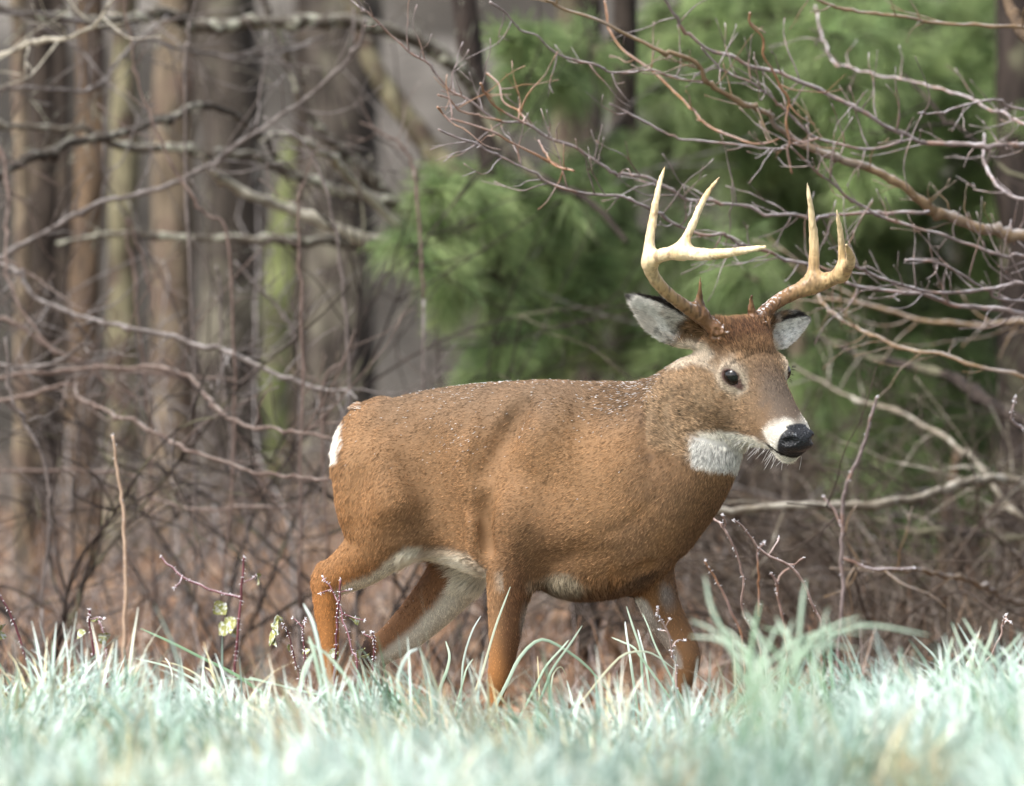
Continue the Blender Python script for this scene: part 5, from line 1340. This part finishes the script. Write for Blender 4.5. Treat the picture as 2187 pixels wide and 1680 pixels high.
    c = lerp(c, (0.09, 0.05, 0.03), sstep(nd, 0.6, 0.9) * (vx > 1090) * (vx < 1400) * (vy > 1230) * 0.7)
    # rump and tail
    tl = (vx < 850) & (vy < 1010) & (vy > 830)
    c = lerp(c, (0.85, 0.84, 0.80), tl * (1 - sstep(vx + (vy - 950) * 0.10, 722, 732)) * (vy > 872) * (vy < 985))
    # neck and throat
    neck = sstep(vx + (vy - 900) * 0.2, 1300, 1420) * (1 - head)
    c = lerp(c, (0.235, 0.140, 0.078), neck * 0.55 * sstep(fbm(p, 12, 25), 0.35, 0.6))
    c = lerp(c, (0.12, 0.075, 0.05), neck * (1 - sstep(vy, 960, 1010)) * sstep(noise(np.stack([p @ (BF * .35 + UP * .35), p @ BL, p @ (BF * .7 - UP * .7)], 1), 90, 27), 0.62, 0.8) * 0.6)
    c = lerp(c, (0.150, 0.080, 0.040), neck * sstep(vy + wob * 60, 985, 1090) * sstep(vx + (vy - 1050) * 0.45, 1450, 1540) * 0.7)
    _q = ((np.abs(vx + wob2 * 26 - 1527) / 58) ** 4 + (np.abs(vy + wob2 * 26 - (966 + (vx - 1527) * 0.12)) / 36) ** 4) ** 0.25
    thr = (1 - sstep(_q, 0.82, 1.10)) * sstep(vy - (vx - 1475) * 0.30 + wob2 * 14, 922, 936) * (p[:, 1] < -0.05)
    # head
    hc = np.tile((0.350, 0.235, 0.140), (N, 1))
    hc = lerp(hc, (0.22, 0.135, 0.075), sstep(fbm(p, 22, 13), 0.42, 0.68) * 0.7)
    hc = lerp(hc, (0.27, 0.150, 0.072), sstep(-f, 0.03, 0.09) * sstep(u, -0.06, -0.02) * 0.8)
    hc = lerp(hc, (0.20, 0.125, 0.075), (1 - sstep(la + wob * 0.03, 0.018, 0.05)) * sstep(f, -0.02, 0.03) * 0.75)
    hc = lerp(hc, (0.145, 0.115, 0.092), (1 - sstep(la + wob2 * 0.03, 0.012, 0.048)) * sstep(f + wob2 * 0.03, 0.0, 0.08) * sstep(u, -0.04, 0.0) * 0.8)
    hc = lerp(hc, (0.23, 0.130, 0.068), sstep(u + wob * 0.02 - f * 0.35, 0.030, 0.052) * (f < 0.02) * 0.9)
    hc = lerp(hc, (0.100, 0.045, 0.020), blob(f, la, -0.052, 0.0, 0.022, 0.055, 1.0) * (u > 0.0) * 0.85)
    hc = lerp(hc, (0.42, 0.31, 0.20), sstep(-u, 0.03, 0.07) * sstep(-f, -0.10, 0.02) * 0.35)
    for sgn in (-1, 1):
        EC, ED, EF, EU = EYE[sgn]
        d = p - (EC + ED * 0.028)
        a, b = d @ EF, d @ EU
        q = np.sqrt((a / 0.048) ** 2 + ((b + 0.006) / 0.040) ** 2)
        hc = lerp(hc, (0.56, 0.48, 0.38), (1 - sstep(q + wob2 * 0.5, 0.60, 1.05)) * 0.9)
        q = np.sqrt((a / 0.026) ** 2 + ((b + 0.0) / 0.0185) ** 2) + np.where(np.abs(d @ ED) > 0.03, 2, 0)
        hc = lerp(hc, (0.075, 0.042, 0.036), (1 - sstep(q, 0.85, 1.12)))
        q = np.sqrt(((a - 0.024) / 0.014) ** 2 + ((b + 0.005) / 0.010) ** 2) + np.where(np.abs(d @ ED) > 0.03, 2, 0)
        hc = lerp(hc, (0.10, 0.058, 0.050), (1 - sstep(q, 0.6, 1.2)))
    # white muzzle band, chin and the underside of the jaw
    band = sstep(f + wob2 * 0.025 - (u + 0.03) * 0.42 - 0.014 * (1 - sstep(la, 0.0, 0.03)), 0.106, 0.136)
    hc = lerp(hc, (0.76, 0.73, 0.66), band)
    mouthline = sstep(-(u + 0.049) + wob2 * 0.006, -0.002, 0.004)
    jawline = -0.056 - np.clip(0.10 - f, 0, 0.3) * 0.52
    under = sstep(jawline - u + wob2 * 0.012, 0.0, 0.012)
    hc = lerp(hc, (0.72, 0.70, 0.63), under * sstep(vx, 1480, 1505) * sstep(f, -0.09, -0.06))
    hc = lerp(hc, (0.24, 0.15, 0.08), blob(f, u, 0.110, -0.046, 0.030, 0.011, 1.0) * (la > 0.02) * 0.8)
    hc = lerp(hc, (0.03, 0.025, 0.022), blob(f, u, 0.140, -0.055, 0.011, 0.007, 0.8) * (la > 0.02) * 0.95)
    nose = sstep(f + (u + 0.015) * 0.10, 0.158, 0.162) * (u > -0.0445) * (u < 0.03)
    nose = np.maximum(nose, sstep(f, 0.150, 0.154) * (la < 0.02) * (u > -0.01))
    hc = lerp(hc, (0.016, 0.017, 0.020), nose)
    hc = lerp(hc, (0.30, 0.32, 0.35), nose * sstep(noise(p, 420, 97), 0.80, 0.9) * (n[:, 2] > 0.35) * 0.8)
    hc = lerp(hc, (0.012, 0.01, 0.01), (np.abs(u + 0.0465) < 0.0025) * (f > 0.14) * 1.0)
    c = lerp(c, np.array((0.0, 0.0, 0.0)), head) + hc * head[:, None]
    c = lerp(c, (0.62, 0.62, 0.60), thr * (1 - head * 0.0) * (u < -0.07))
    # ears
    inner = np.zeros(N); isear = np.zeros(N)
    for e, w in ((NEAR_EAR, 0.043), (FAR_EAR, 0.040)):
        t, el, eo = ear_coords(p, e)
        o = nrm(e[2]); f0 = nrm(e[1] - e[0]); o = nrm(o - f0 * (o @ f0))
        on = (t > 0.25) & (t < 1.1) & (np.abs(el) < w * 1.25) & (np.abs(eo) < 0.06) & ((t > 0.38) | (np.abs(el) < 0.06))
        k = sstep(t, 0.30, 0.42) * on
        c = lerp(c, (0.21, 0.140, 0.085), k)
        prof = np.interp(t, (0, .12, .3, .5, .7, .85, .95, 1.0), (.42, .60, .90, 1.0, .84, .54, .28, .12)) * w
        ins = sstep(n @ o, 0.05, 0.35) * k
        c = lerp(c, (0.80, 0.79, 0.77), ins * (1 - 0.35 * sstep(fbm(p, 40, 9), 0.45, 0.7)))
        l_ = np.cross(o, f0); eu = el * (1.0 if l_[2] > 0 else -1.0) / prof
        c = lerp(c, (0.20, 0.135, 0.080), k * sstep(eu + wob2 * 0.15, 0.62, 0.72) * (1 - sstep(t, 0.5, 0.75)))
        rim = sstep(eu, 0.50, 0.62) * (1 - sstep(eu, 0.74, 0.86) * (1 - sstep(t, 0.5, 0.75))) * sstep(t, 0.30, 0.45)
        rim = np.maximum(rim, sstep(t, 0.90, 0.97) * 0.9)
        rim = np.maximum(rim, sstep(-(n @ o), 0.2, 0.6) * sstep(t, 0.72, 0.95))
        c = lerp(c, (0.022, 0.017, 0.015), rim * k)
        inner = np.maximum(inner, ins); isear = np.maximum(isear, k)
    bare = np.maximum(nose * head, 0)
    for sgn in (-1, 1):
        EC, ED, EF, EU = EYE[sgn]
        d = p - (EC + ED * 0.028)
        q = np.sqrt(((d @ EF) / 0.024) ** 2 + ((d @ EU) / 0.0175) ** 2) + np.where(np.abs(d @ ED) > 0.03, 2, 0)
        q2 = np.sqrt(((d @ EF - 0.024) / 0.010) ** 2 + ((d @ EU + 0.006) / 0.007) ** 2) + np.where(np.abs(d @ ED) > 0.03, 2, 0)
        bare = np.maximum(bare, (q < 1) | (q2 < 1))
    return dict(c=np.clip(c, 0.004, 0.95), head=head, ear=isear, inner=inner, bare=bare, thr=thr, nose=nose * head, lat=lat, vx=vx, vy=vy, belly=belly, nd=nd, fl=(f, l, u), nin=nin)

def flow(p, n, M):
    vx, vy = M['vx'], M['vy']
    N = len(p)
    W = []
    side = np.where(M['lat'] < 0, -1.0, 1.0)
    d = np.tile(-BF * 0.92 - UP * 0.30, (N, 1))
    def mix(d, v, w):
        return d * (1 - w[:, None]) + np.asarray(v) * w[:, None]
    d = mix(d, -BF * 0.35 - UP * 0.95, sstep(-vx, -900, -760) * sstep(vy, 880, 1050))
    d = mix(d, -BF * 0.80 - UP * 0.62, sstep(vx, 1220, 1380))
    d = mix(d, -BF * 0.45 - UP * 0.90, sstep(vx, 1380, 1500) * sstep(vy, 900, 1000))
    d = mix(d, -UP + BF * 0.05, sstep(vy, 1195, 1260) * (1 - (M['belly'] > 0.3)))
    wv = sstep(fbm(p, 9, 21), 0.2, 0.8)[:, None]
    d = d + (fbm(p, 7, 23)[:, None] - 0.5) * UP * 0.5 + (fbm(p, 7, 29)[:, None] - 0.5) * BF * 0.3
    hd = -HF[None, :] * 0.9 - HU[None, :] * 0.35 * sstep(-M['fl'][2], -0.01, 0.05)[:, None] + HU[None, :] * 0.3 * sstep(M['fl'][2], 0.0, 0.04)[:, None]
    d = mix(d, hd, M['head'])
    d = mix(d, -UP * 0.8 - BF * 0.4 + _r * 0.1, (M['thr'] > 0.3) * 0.8)
    for e in (NEAR_EAR, FAR_EAR):
        t, el, eo = ear_coords(p, e)
        near = (M['ear'] > 0.3) & (t > 0.2) & (t < 1.2) & (np.abs(el) < 0.07) & (np.abs(eo) < 0.07)
        d = mix(d, nrm(e[1] - e[0]) , near * 1.0)
    d = d - n * (d * n).sum(1)[:, None]
    return d / (np.linalg.norm(d, axis=1, keepdims=True) + 1e-9)

def sample(V, F, N, n, dens, r):
    a, b, c, d = V[F[:, 0]], V[F[:, 1]], V[F[:, 2]], V[F[:, 3]]
    area = 0.5 * np.linalg.norm(np.cross(c - a, d - b), axis=1)
    w = area * dens[F].mean(1)
    cs = np.cumsum(w); k = np.searchsorted(cs, r.random(n) * cs[-1])
    k = np.minimum(k, len(F) - 1)
    s, t = r.random((2, n, 1))
    f = F[k]
    def q(A): return (A[f[:, 0]] * (1 - s) + A[f[:, 1]] * s) * (1 - t) + (A[f[:, 3]] * (1 - s) + A[f[:, 2]] * s) * t
    nn = q(N)
    return q(V), nn / (np.linalg.norm(nn, axis=1, keepdims=True) + 1e-9)

def hair_object(name, pts, rad, col, mat, parent, origin):
    """pts (n,k,3), rad (n,k), col (n,3)"""
    n, k, _ = pts.shape
    hc = bpy.data.hair_curves.new(name)
    hc.add_curves([k] * n)
    hc.attributes['position'].data.foreach_set('vector', (pts - origin).astype(np.float32).ravel())
    a = hc.attributes.get('radius') or hc.attributes.new('radius', 'FLOAT', 'POINT')
    a.data.foreach_set('value', rad.astype(np.float32).ravel())
    a = hc.attributes.new('Col', 'FLOAT_COLOR', 'CURVE')
    cc = np.ones((n, 4), np.float32); cc[:, :3] = col
    a.data.foreach_set('color', cc.ravel())
    hc.materials.append(mat)
    o = bpy.data.objects.new(name, hc)
    link(o, parent)
    o.location = np.asarray(origin) - np.asarray(parent.matrix_basis.translation)
    return o

skinM = markings(body_V, body_N)
deer_origin = np.array((0.0, 0.0, 0.0))
deer = empty("deer", (float(fx(1100)), 0.05, 0.0))
tag(deer, "white-tailed buck with pale antlers walking through frosted grass", "deer")
D0 = np.asarray(deer.matrix_basis.translation)

m_skin, nt, b = material("deer_skin", 0.75, 0.25)
a1 = nt.nodes.new('ShaderNodeAttribute'); a1.attribute_name = "Col"
nt.links.new(a1.outputs['Color'], b.inputs['Base Color'])
a2 = nt.nodes.new('ShaderNodeAttribute'); a2.attribute_name = "wet"
mr = nt.nodes.new('ShaderNodeMapRange'); mr.inputs[3].default_value = 0.8; mr.inputs[4].default_value = 0.36
nt.links.new(a2.outputs['Fac'], mr.inputs[0]); nt.links.new(mr.outputs[0], b.inputs['Roughness'])
tcn = nt.nodes.new('ShaderNodeTexCoord'); vo = nt.nodes.new('ShaderNodeTexVoronoi'); vo.inputs['Scale'].default_value = 260
bp = nt.nodes.new('ShaderNodeBump'); bp.inputs['Distance'].default_value = 0.0025
nt.links.new(tcn.outputs['Object'], vo.inputs['Vector']); nt.links.new(vo.outputs['Distance'], bp.inputs['Height'])
mu = nt.nodes.new('ShaderNodeMath'); mu.operation = 'MULTIPLY'; mu.inputs[1].default_value = 0.8
nt.links.new(a2.outputs['Fac'], mu.inputs[0]); nt.links.new(mu.outputs[0], bp.inputs['Strength']); nt.links.new(bp.outputs[0], b.inputs['Normal'])
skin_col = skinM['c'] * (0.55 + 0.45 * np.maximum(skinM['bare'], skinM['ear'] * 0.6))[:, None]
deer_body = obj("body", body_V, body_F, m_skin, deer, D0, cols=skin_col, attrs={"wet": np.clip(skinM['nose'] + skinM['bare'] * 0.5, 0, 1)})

m_fur, nt, b = material("deer_fur", 0.62, 0.25)
a1 = nt.nodes.new('ShaderNodeAttribute'); a1.attribute_name = "Col"
hi = nt.nodes.new('ShaderNodeHairInfo')
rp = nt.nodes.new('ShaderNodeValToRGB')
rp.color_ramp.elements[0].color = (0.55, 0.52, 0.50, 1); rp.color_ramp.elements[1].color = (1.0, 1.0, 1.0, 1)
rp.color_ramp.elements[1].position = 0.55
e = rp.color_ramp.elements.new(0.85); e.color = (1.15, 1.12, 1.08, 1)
mx = nt.nodes.new('ShaderNodeMix'); mx.data_type = 'RGBA'; mx.blend_type = 'MULTIPLY'; mx.inputs[0].default_value = 1.0
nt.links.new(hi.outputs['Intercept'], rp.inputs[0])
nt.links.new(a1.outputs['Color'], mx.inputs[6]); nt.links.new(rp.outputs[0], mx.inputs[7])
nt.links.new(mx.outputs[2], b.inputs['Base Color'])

HAIRS = 640000
hr = np.random.default_rng(31)
dens = np.where(skinM['bare'] > 0.5, 0, 1.0) * (1 + 2.4 * skinM['head'] + 1.6 * skinM['ear'])
# only the parts above the ground need a thick coat
dens *= np.where(body_V[:, 2] < 0.25, 0.25, 1.0)
hp, hn = sample(body_V, body_F, body_N, HAIRS, dens, hr)
HM = markings(hp, hn)
ok = HM['bare'] < 0.5
hp, hn = hp[ok], hn[ok]; HM = {k: (v[ok] if not isinstance(v, tuple) else tuple(q[ok] for q in v)) for k, v in HM.items()}
n_ = len(hp)
fd_ = flow(hp, hn, HM)
L = np.full(n_, 0.0105)
L = L * (1 - 0.40 * sstep(HM['vy'], 1230, 1400))
L = np.where(HM['head'] > 0.5, 0.0085 - 0.0030 * sstep(HM['fl'][0], 0.03, 0.12), L)
fore = (HM['head'] > 0.5) & (HM['fl'][2] > 0.02) & (HM['fl'][0] < 0.0)
L = np.where(fore, 0.013, L)
L = np.where((HM['head'] > 0.2) & (HM['fl'][2] < -0.06), 0.011, L)
L = np.where(HM['thr'] > 0.4, 0.0125, L)
L = np.where(HM['belly'] > 0.4, 0.028, L)
L = np.where(HM['ear'] > 0.5, np.where(HM['inner'] > 0.4, 0.011, 0.005), L)
nape = sstep(HM['vx'], 1230, 1330) * (1 - HM['head']) * (1 - sstep(HM['vy'] + (HM['vx'] - 1340) * 0.5, 840, 900))
L = L * (1 + 0.5 * nape)
brisk = blob(HM['vx'], HM['vy'], 1240, 1258, 130, 28, 0.8)
L = L * (1 + 0.9 * brisk)
rump = (1 - sstep(HM['vx'], 722, 745)) * (HM['vy'] < 1010)
L = L * (1 + 0.5 * rump)
L = L * hr.uniform(0.65, 1.25, n_)
L = np.where(fore & (HM['fl'][0] < -0.06), L * 1.35, L)
clump = noise(hp, 70, 41)
lift = 0.12 + 0.16 * hr.random(n_) + 0.03 * (clump - 0.5) + 0.30 * nape + 0.30 * rump + 0.25 * fore + 0.15 * brisk
jit = hr.standard_normal((n_, 3)) * 0.12 + (np.stack([noise(hp, 110, 50 + i) for i in range(3)], 1) - 0.5) * 0.16
d0 = fd_ + hn * lift[:, None] + jit
d0 = d0 / np.linalg.norm(d0, axis=1, keepdims=True)
d1 = fd_ + hn * (lift * 0.35)[:, None] + jit * 1.2 - UP * 0.10
d1 = d1 / np.linalg.norm(d1, axis=1, keepdims=True)
t = np.linspace(0, 1, 4)[None, :, None]
hp0 = hp - hn * 0.0012
pts = hp0[:, None, :] + L[:, None, None] * (d0[:, None, :] * (t - 0.5 * t * t) + d1[:, None, :] * 0.5 * t * t)
thick = np.where(HM['head'] > 0.5, 0.00030, 0.00031) * hr.uniform(0.7, 1.3, n_)
rad = thick[:, None] * np.array((1.0, 0.95, 0.7, 0.15))[None, :]
stq = np.stack([hp @ (BF * 0.45 + UP * 0.1), hp @ BL, hp @ UP], 1)
v = (hr.normal(1.0, np.where(HM['c'].mean(1) > 0.42, 0.10, np.where(HM['head'] > 0.5, 0.52, 0.30)), n_) * (1 + 0.35 * (noise(hp * np.array((1, 1, 1.0)), 190, 91) - 0.5)) * (1.06 - 0.62 * sstep(noise(stq, 480, 93), 0.60, 0.78) * (HM['c'].mean(1) < 0.42))).clip(0.25, 2.0)
hcol = HM['c'] * v[:, None]
dark = hr.random(n_) < np.where(HM['c'].mean(1) < 0.4, 0.22, 0.02)
hcol = np.where(dark[:, None], hcol * 0.38, hcol)
# frost caught on the nape, the withers and the loin
fr = np.clip(nape * 0.42 * sstep(HM['vx'], 1290, 1380) + 0.20 * blob(HM['vx'], HM['vy'], 1315, 842, 60, 45, 1.4) + 0.16 * blob(HM['vx'] - (HM['vy'] - 900) * -0.5, HM['vy'], 1000, 890, 60, 90, 1.4)
             + 0.06 * (HM['vy'] < 950) * (hn[:, 2] > 0.3) * (1 - HM['head']) , 0, 0.6) * (1 - HM['ear']) * (HM['vx'] > 850)
frn = sstep(noise(hp, 330, 61), 0.50, 0.75) * sstep(noise(hp, 22, 67), 0.20, 0.6)
frost = hr.random(n_) < fr * frn * 0.45 + 0.0006 * (hn[:, 2] > 0) * (1 - HM['head'])
fc_ = np.where(HM['head'] > 0.5, 1 - 0.55 * sstep(noise(hp, 330, 95), 0.58, 0.75) * (HM['fl'][0] < 0.1), 1.0)
hcol = hcol * fc_[:, None]
pts = np.where(frost[:, None, None], hp0[:, None, :] + hn[:, None, :] * 0.003 + (pts - hp0[:, None, :]) * 0.45, pts)
hcol = np.where(frost[:, None], np.array((0.80, 0.83, 0.88)), hcol)
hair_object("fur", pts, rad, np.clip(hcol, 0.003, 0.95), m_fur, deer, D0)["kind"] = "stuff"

# tail fringe: long white hair under a brown and frosted upper side
n_ = 5200
tp, tn = sample(body_V, body_F, body_N, 60000, ((skinM['vx'] < 770) & (skinM['vy'] < 1000) & (skinM['vy'] > 850)).astype(float), hr)
tvx, tvy = to_v(tp)
keep = (tvx < 733 + (tvy < 874) * 50) & (tvy < 950)
tp, tn, tvx, tvy = tp[keep][:n_], tn[keep][:n_], tvx[keep][:n_], tvy[keep][:n_]
n_ = len(tp)
base_d = np.where((tvy < 885)[:, None], -BF * 0.9 + UP * 0.1, -UP * 1.0 - _r * 0.12)
d0 = base_d + tn * 0.25 + hr.standard_normal((n_, 3)) * 0.13
d0 /= np.linalg.norm(d0, axis=1, keepdims=True)
d1 = d0 - UP * 0.35; d1 /= np.linalg.norm(d1, axis=1, keepdims=True)
L = hr.uniform(0.018, 0.036, n_) * np.where(tvy < 885, 0.42, 1.0)
pts = tp[:, None, :] + L[:, None, None] * (d0[:, None, :] * (t - 0.5 * t * t) + d1[:, None, :] * 0.5 * t * t)
rad = 0.00045 * np.array((1.0, 0.95, 0.7, 0.15))[None, :] * np.ones((n_, 1))
tc = np.where((hr.random(n_) < np.where(tvy < 885, 0.85, 0.1))[:, None], np.array((0.32, 0.20, 0.12)), np.array((0.82, 0.81, 0.78)))
hair_object("tail_hair", pts, rad, tc * hr.uniform(0.8, 1.1, (n_, 1)), m_fur, deer, D0)["kind"] = "stuff"

# whiskers on chin and lips, lashes over the eyes
wp = []; wc = []
for i in range(46):
    sgn = -1 if i % 3 else 1
    f0 = hr.uniform(0.06, 0.165); b0 = H(f0, sgn * hr.uniform(0.004, 0.028), -0.052 - max(0, 0.13 - f0) * 0.30 - 0.012)
    dirn = nrm(-UP * hr.uniform(0.7, 1.0) - _r * hr.uniform(-0.25, 0.7) + HL * sgn * 0.2 + hr.standard_normal(3) * 0.15)
    ln = hr.uniform(0.012, 0.045)
    q = [b0 + dirn * ln * k_ + np.array((-0.10, 0, -0.05)) * ln * k_ * k_ for k_ in (0, .33, .66, 1)]
    wp.append(q)
for sgn in (-1, 1):
    EC, ED, EF, EU = EYE[sgn]
    for i in range(22):
        a = hr.uniform(-0.5, 2.6)
        b0 = EC + ED * 0.029 + EF * 0.0185 * math.cos(a) + EU * 0.0145 * math.sin(a)
        dirn = nrm(ED * 1.0 + EU * 0.5 * math.sin(a) + EF * 0.5 * math.cos(a) - UP * 0.1 + hr.standard_normal(3) * 0.12)
        ln = hr.uniform(0.007, 0.014)
        wp.append([b0 + dirn * ln * k_ for k_ in (0, .33, .66, 1)])
wp = np.array(wp)
wc = np.vstack([np.tile((0.75, 0.75, 0.75), (46, 1)), np.tile((0.01, 0.008, 0.008), (44, 1))])
hair_object("whisker", wp, np.tile(np.array((0.00035, 0.0003, 0.00025, 0.0001)), (90, 1)), wc, m_fur, deer, D0)["kind"] = "stuff"

# eyes
m_eye, _, b = material("eye_dark", 0.05, 0.55)
b.inputs['Base Color'].default_value = (0.003, 0.002, 0.002, 1)
for sgn in (-1, 1):
    EC, ED, EF, EU = EYE[sgn]
    c = EC + ED * 0.0085
    th = np.linspace(0, np.pi, 17); ph = np.linspace(0, 2 * np.pi, 28, endpoint=False)
    V = np.array([c + 0.0212 * (ED * math.cos(a) + math.sin(a) * (EF * math.cos(q) + EU * math.sin(q))) for a in th for q in ph])
    i = np.arange(16)[:, None] * 28; j = np.arange(28)[None, :]; j2 = (j + 1) % 28
    Fq = np.stack([i + j, i + 28 + j, i + 28 + j2, i + j2], -1).reshape(-1, 4)
    obj("eye", V, Fq, m_eye, deer, D0)

# antler material: brown and grained at the base, ivory above
m_ant, nt, b = material("antler_bone", 0.42, 0.4)
a1 = nt.nodes.new('ShaderNodeAttribute'); a1.attribute_name = "Col"
nt.links.new(a1.outputs['Color'], b.inputs['Base Color'])
tcn = nt.nodes.new('ShaderNodeTexCoord'); nz = nt.nodes.new('ShaderNodeTexNoise'); nz.inputs['Scale'].default_value = 160; nz.inputs['Detail'].default_value = 6
bp = nt.nodes.new('ShaderNodeBump'); bp.inputs['Distance'].default_value = 0.002; bp.inputs['Strength'].default_value = 0.5
nt.links.new(tcn.outputs['Object'], nz.inputs['Vector']); nt.links.new(nz.outputs['Fac'], bp.inputs['Height']); nt.links.new(bp.outputs[0], b.inputs['Normal'])
for (V, F), base in zip(antlers, (pn, pf)):
    d = np.linalg.norm(V - base, axis=1)
    d = d + (fbm(V, 25, 71) - 0.5) * 0.06
    k = sstep(d, 0.04, 0.30)
    c = lerp(np.tile((0.155, 0.075, 0.033), (len(V), 1)), (0.56, 0.40, 0.20), k)
    c = lerp(c, (0.74, 0.62, 0.42), sstep(d, 0.16, 0.30) * 0.75 * sstep(fbm(V, 18, 77), 0.25, 0.6))
    streak = fbm(V * np.array((1.0, 1.0, 0.18)), 170, 79, 2)
    c = c * (1 - 0.60 * sstep(streak, 0.48, 0.72) * (1 - 0.55 * k))[:, None]
    spot = sstep(fbm(V, 60, 83), 0.66, 0.76)
    c = lerp(c, (0.16, 0.09, 0.05), spot * 0.6)
    Nn = vnormals(V, F)
    c = lerp(c, (0.75, 0.75, 0.76), (1 - sstep(d, 0.05, 0.16)) * sstep(Nn[:, 2], 0.3, 0.8) * sstep(noise(V, 260, 85), 0.5, 0.7) * 0.7)
    obj("antler", V, F, m_ant, deer, D0, cols=c)
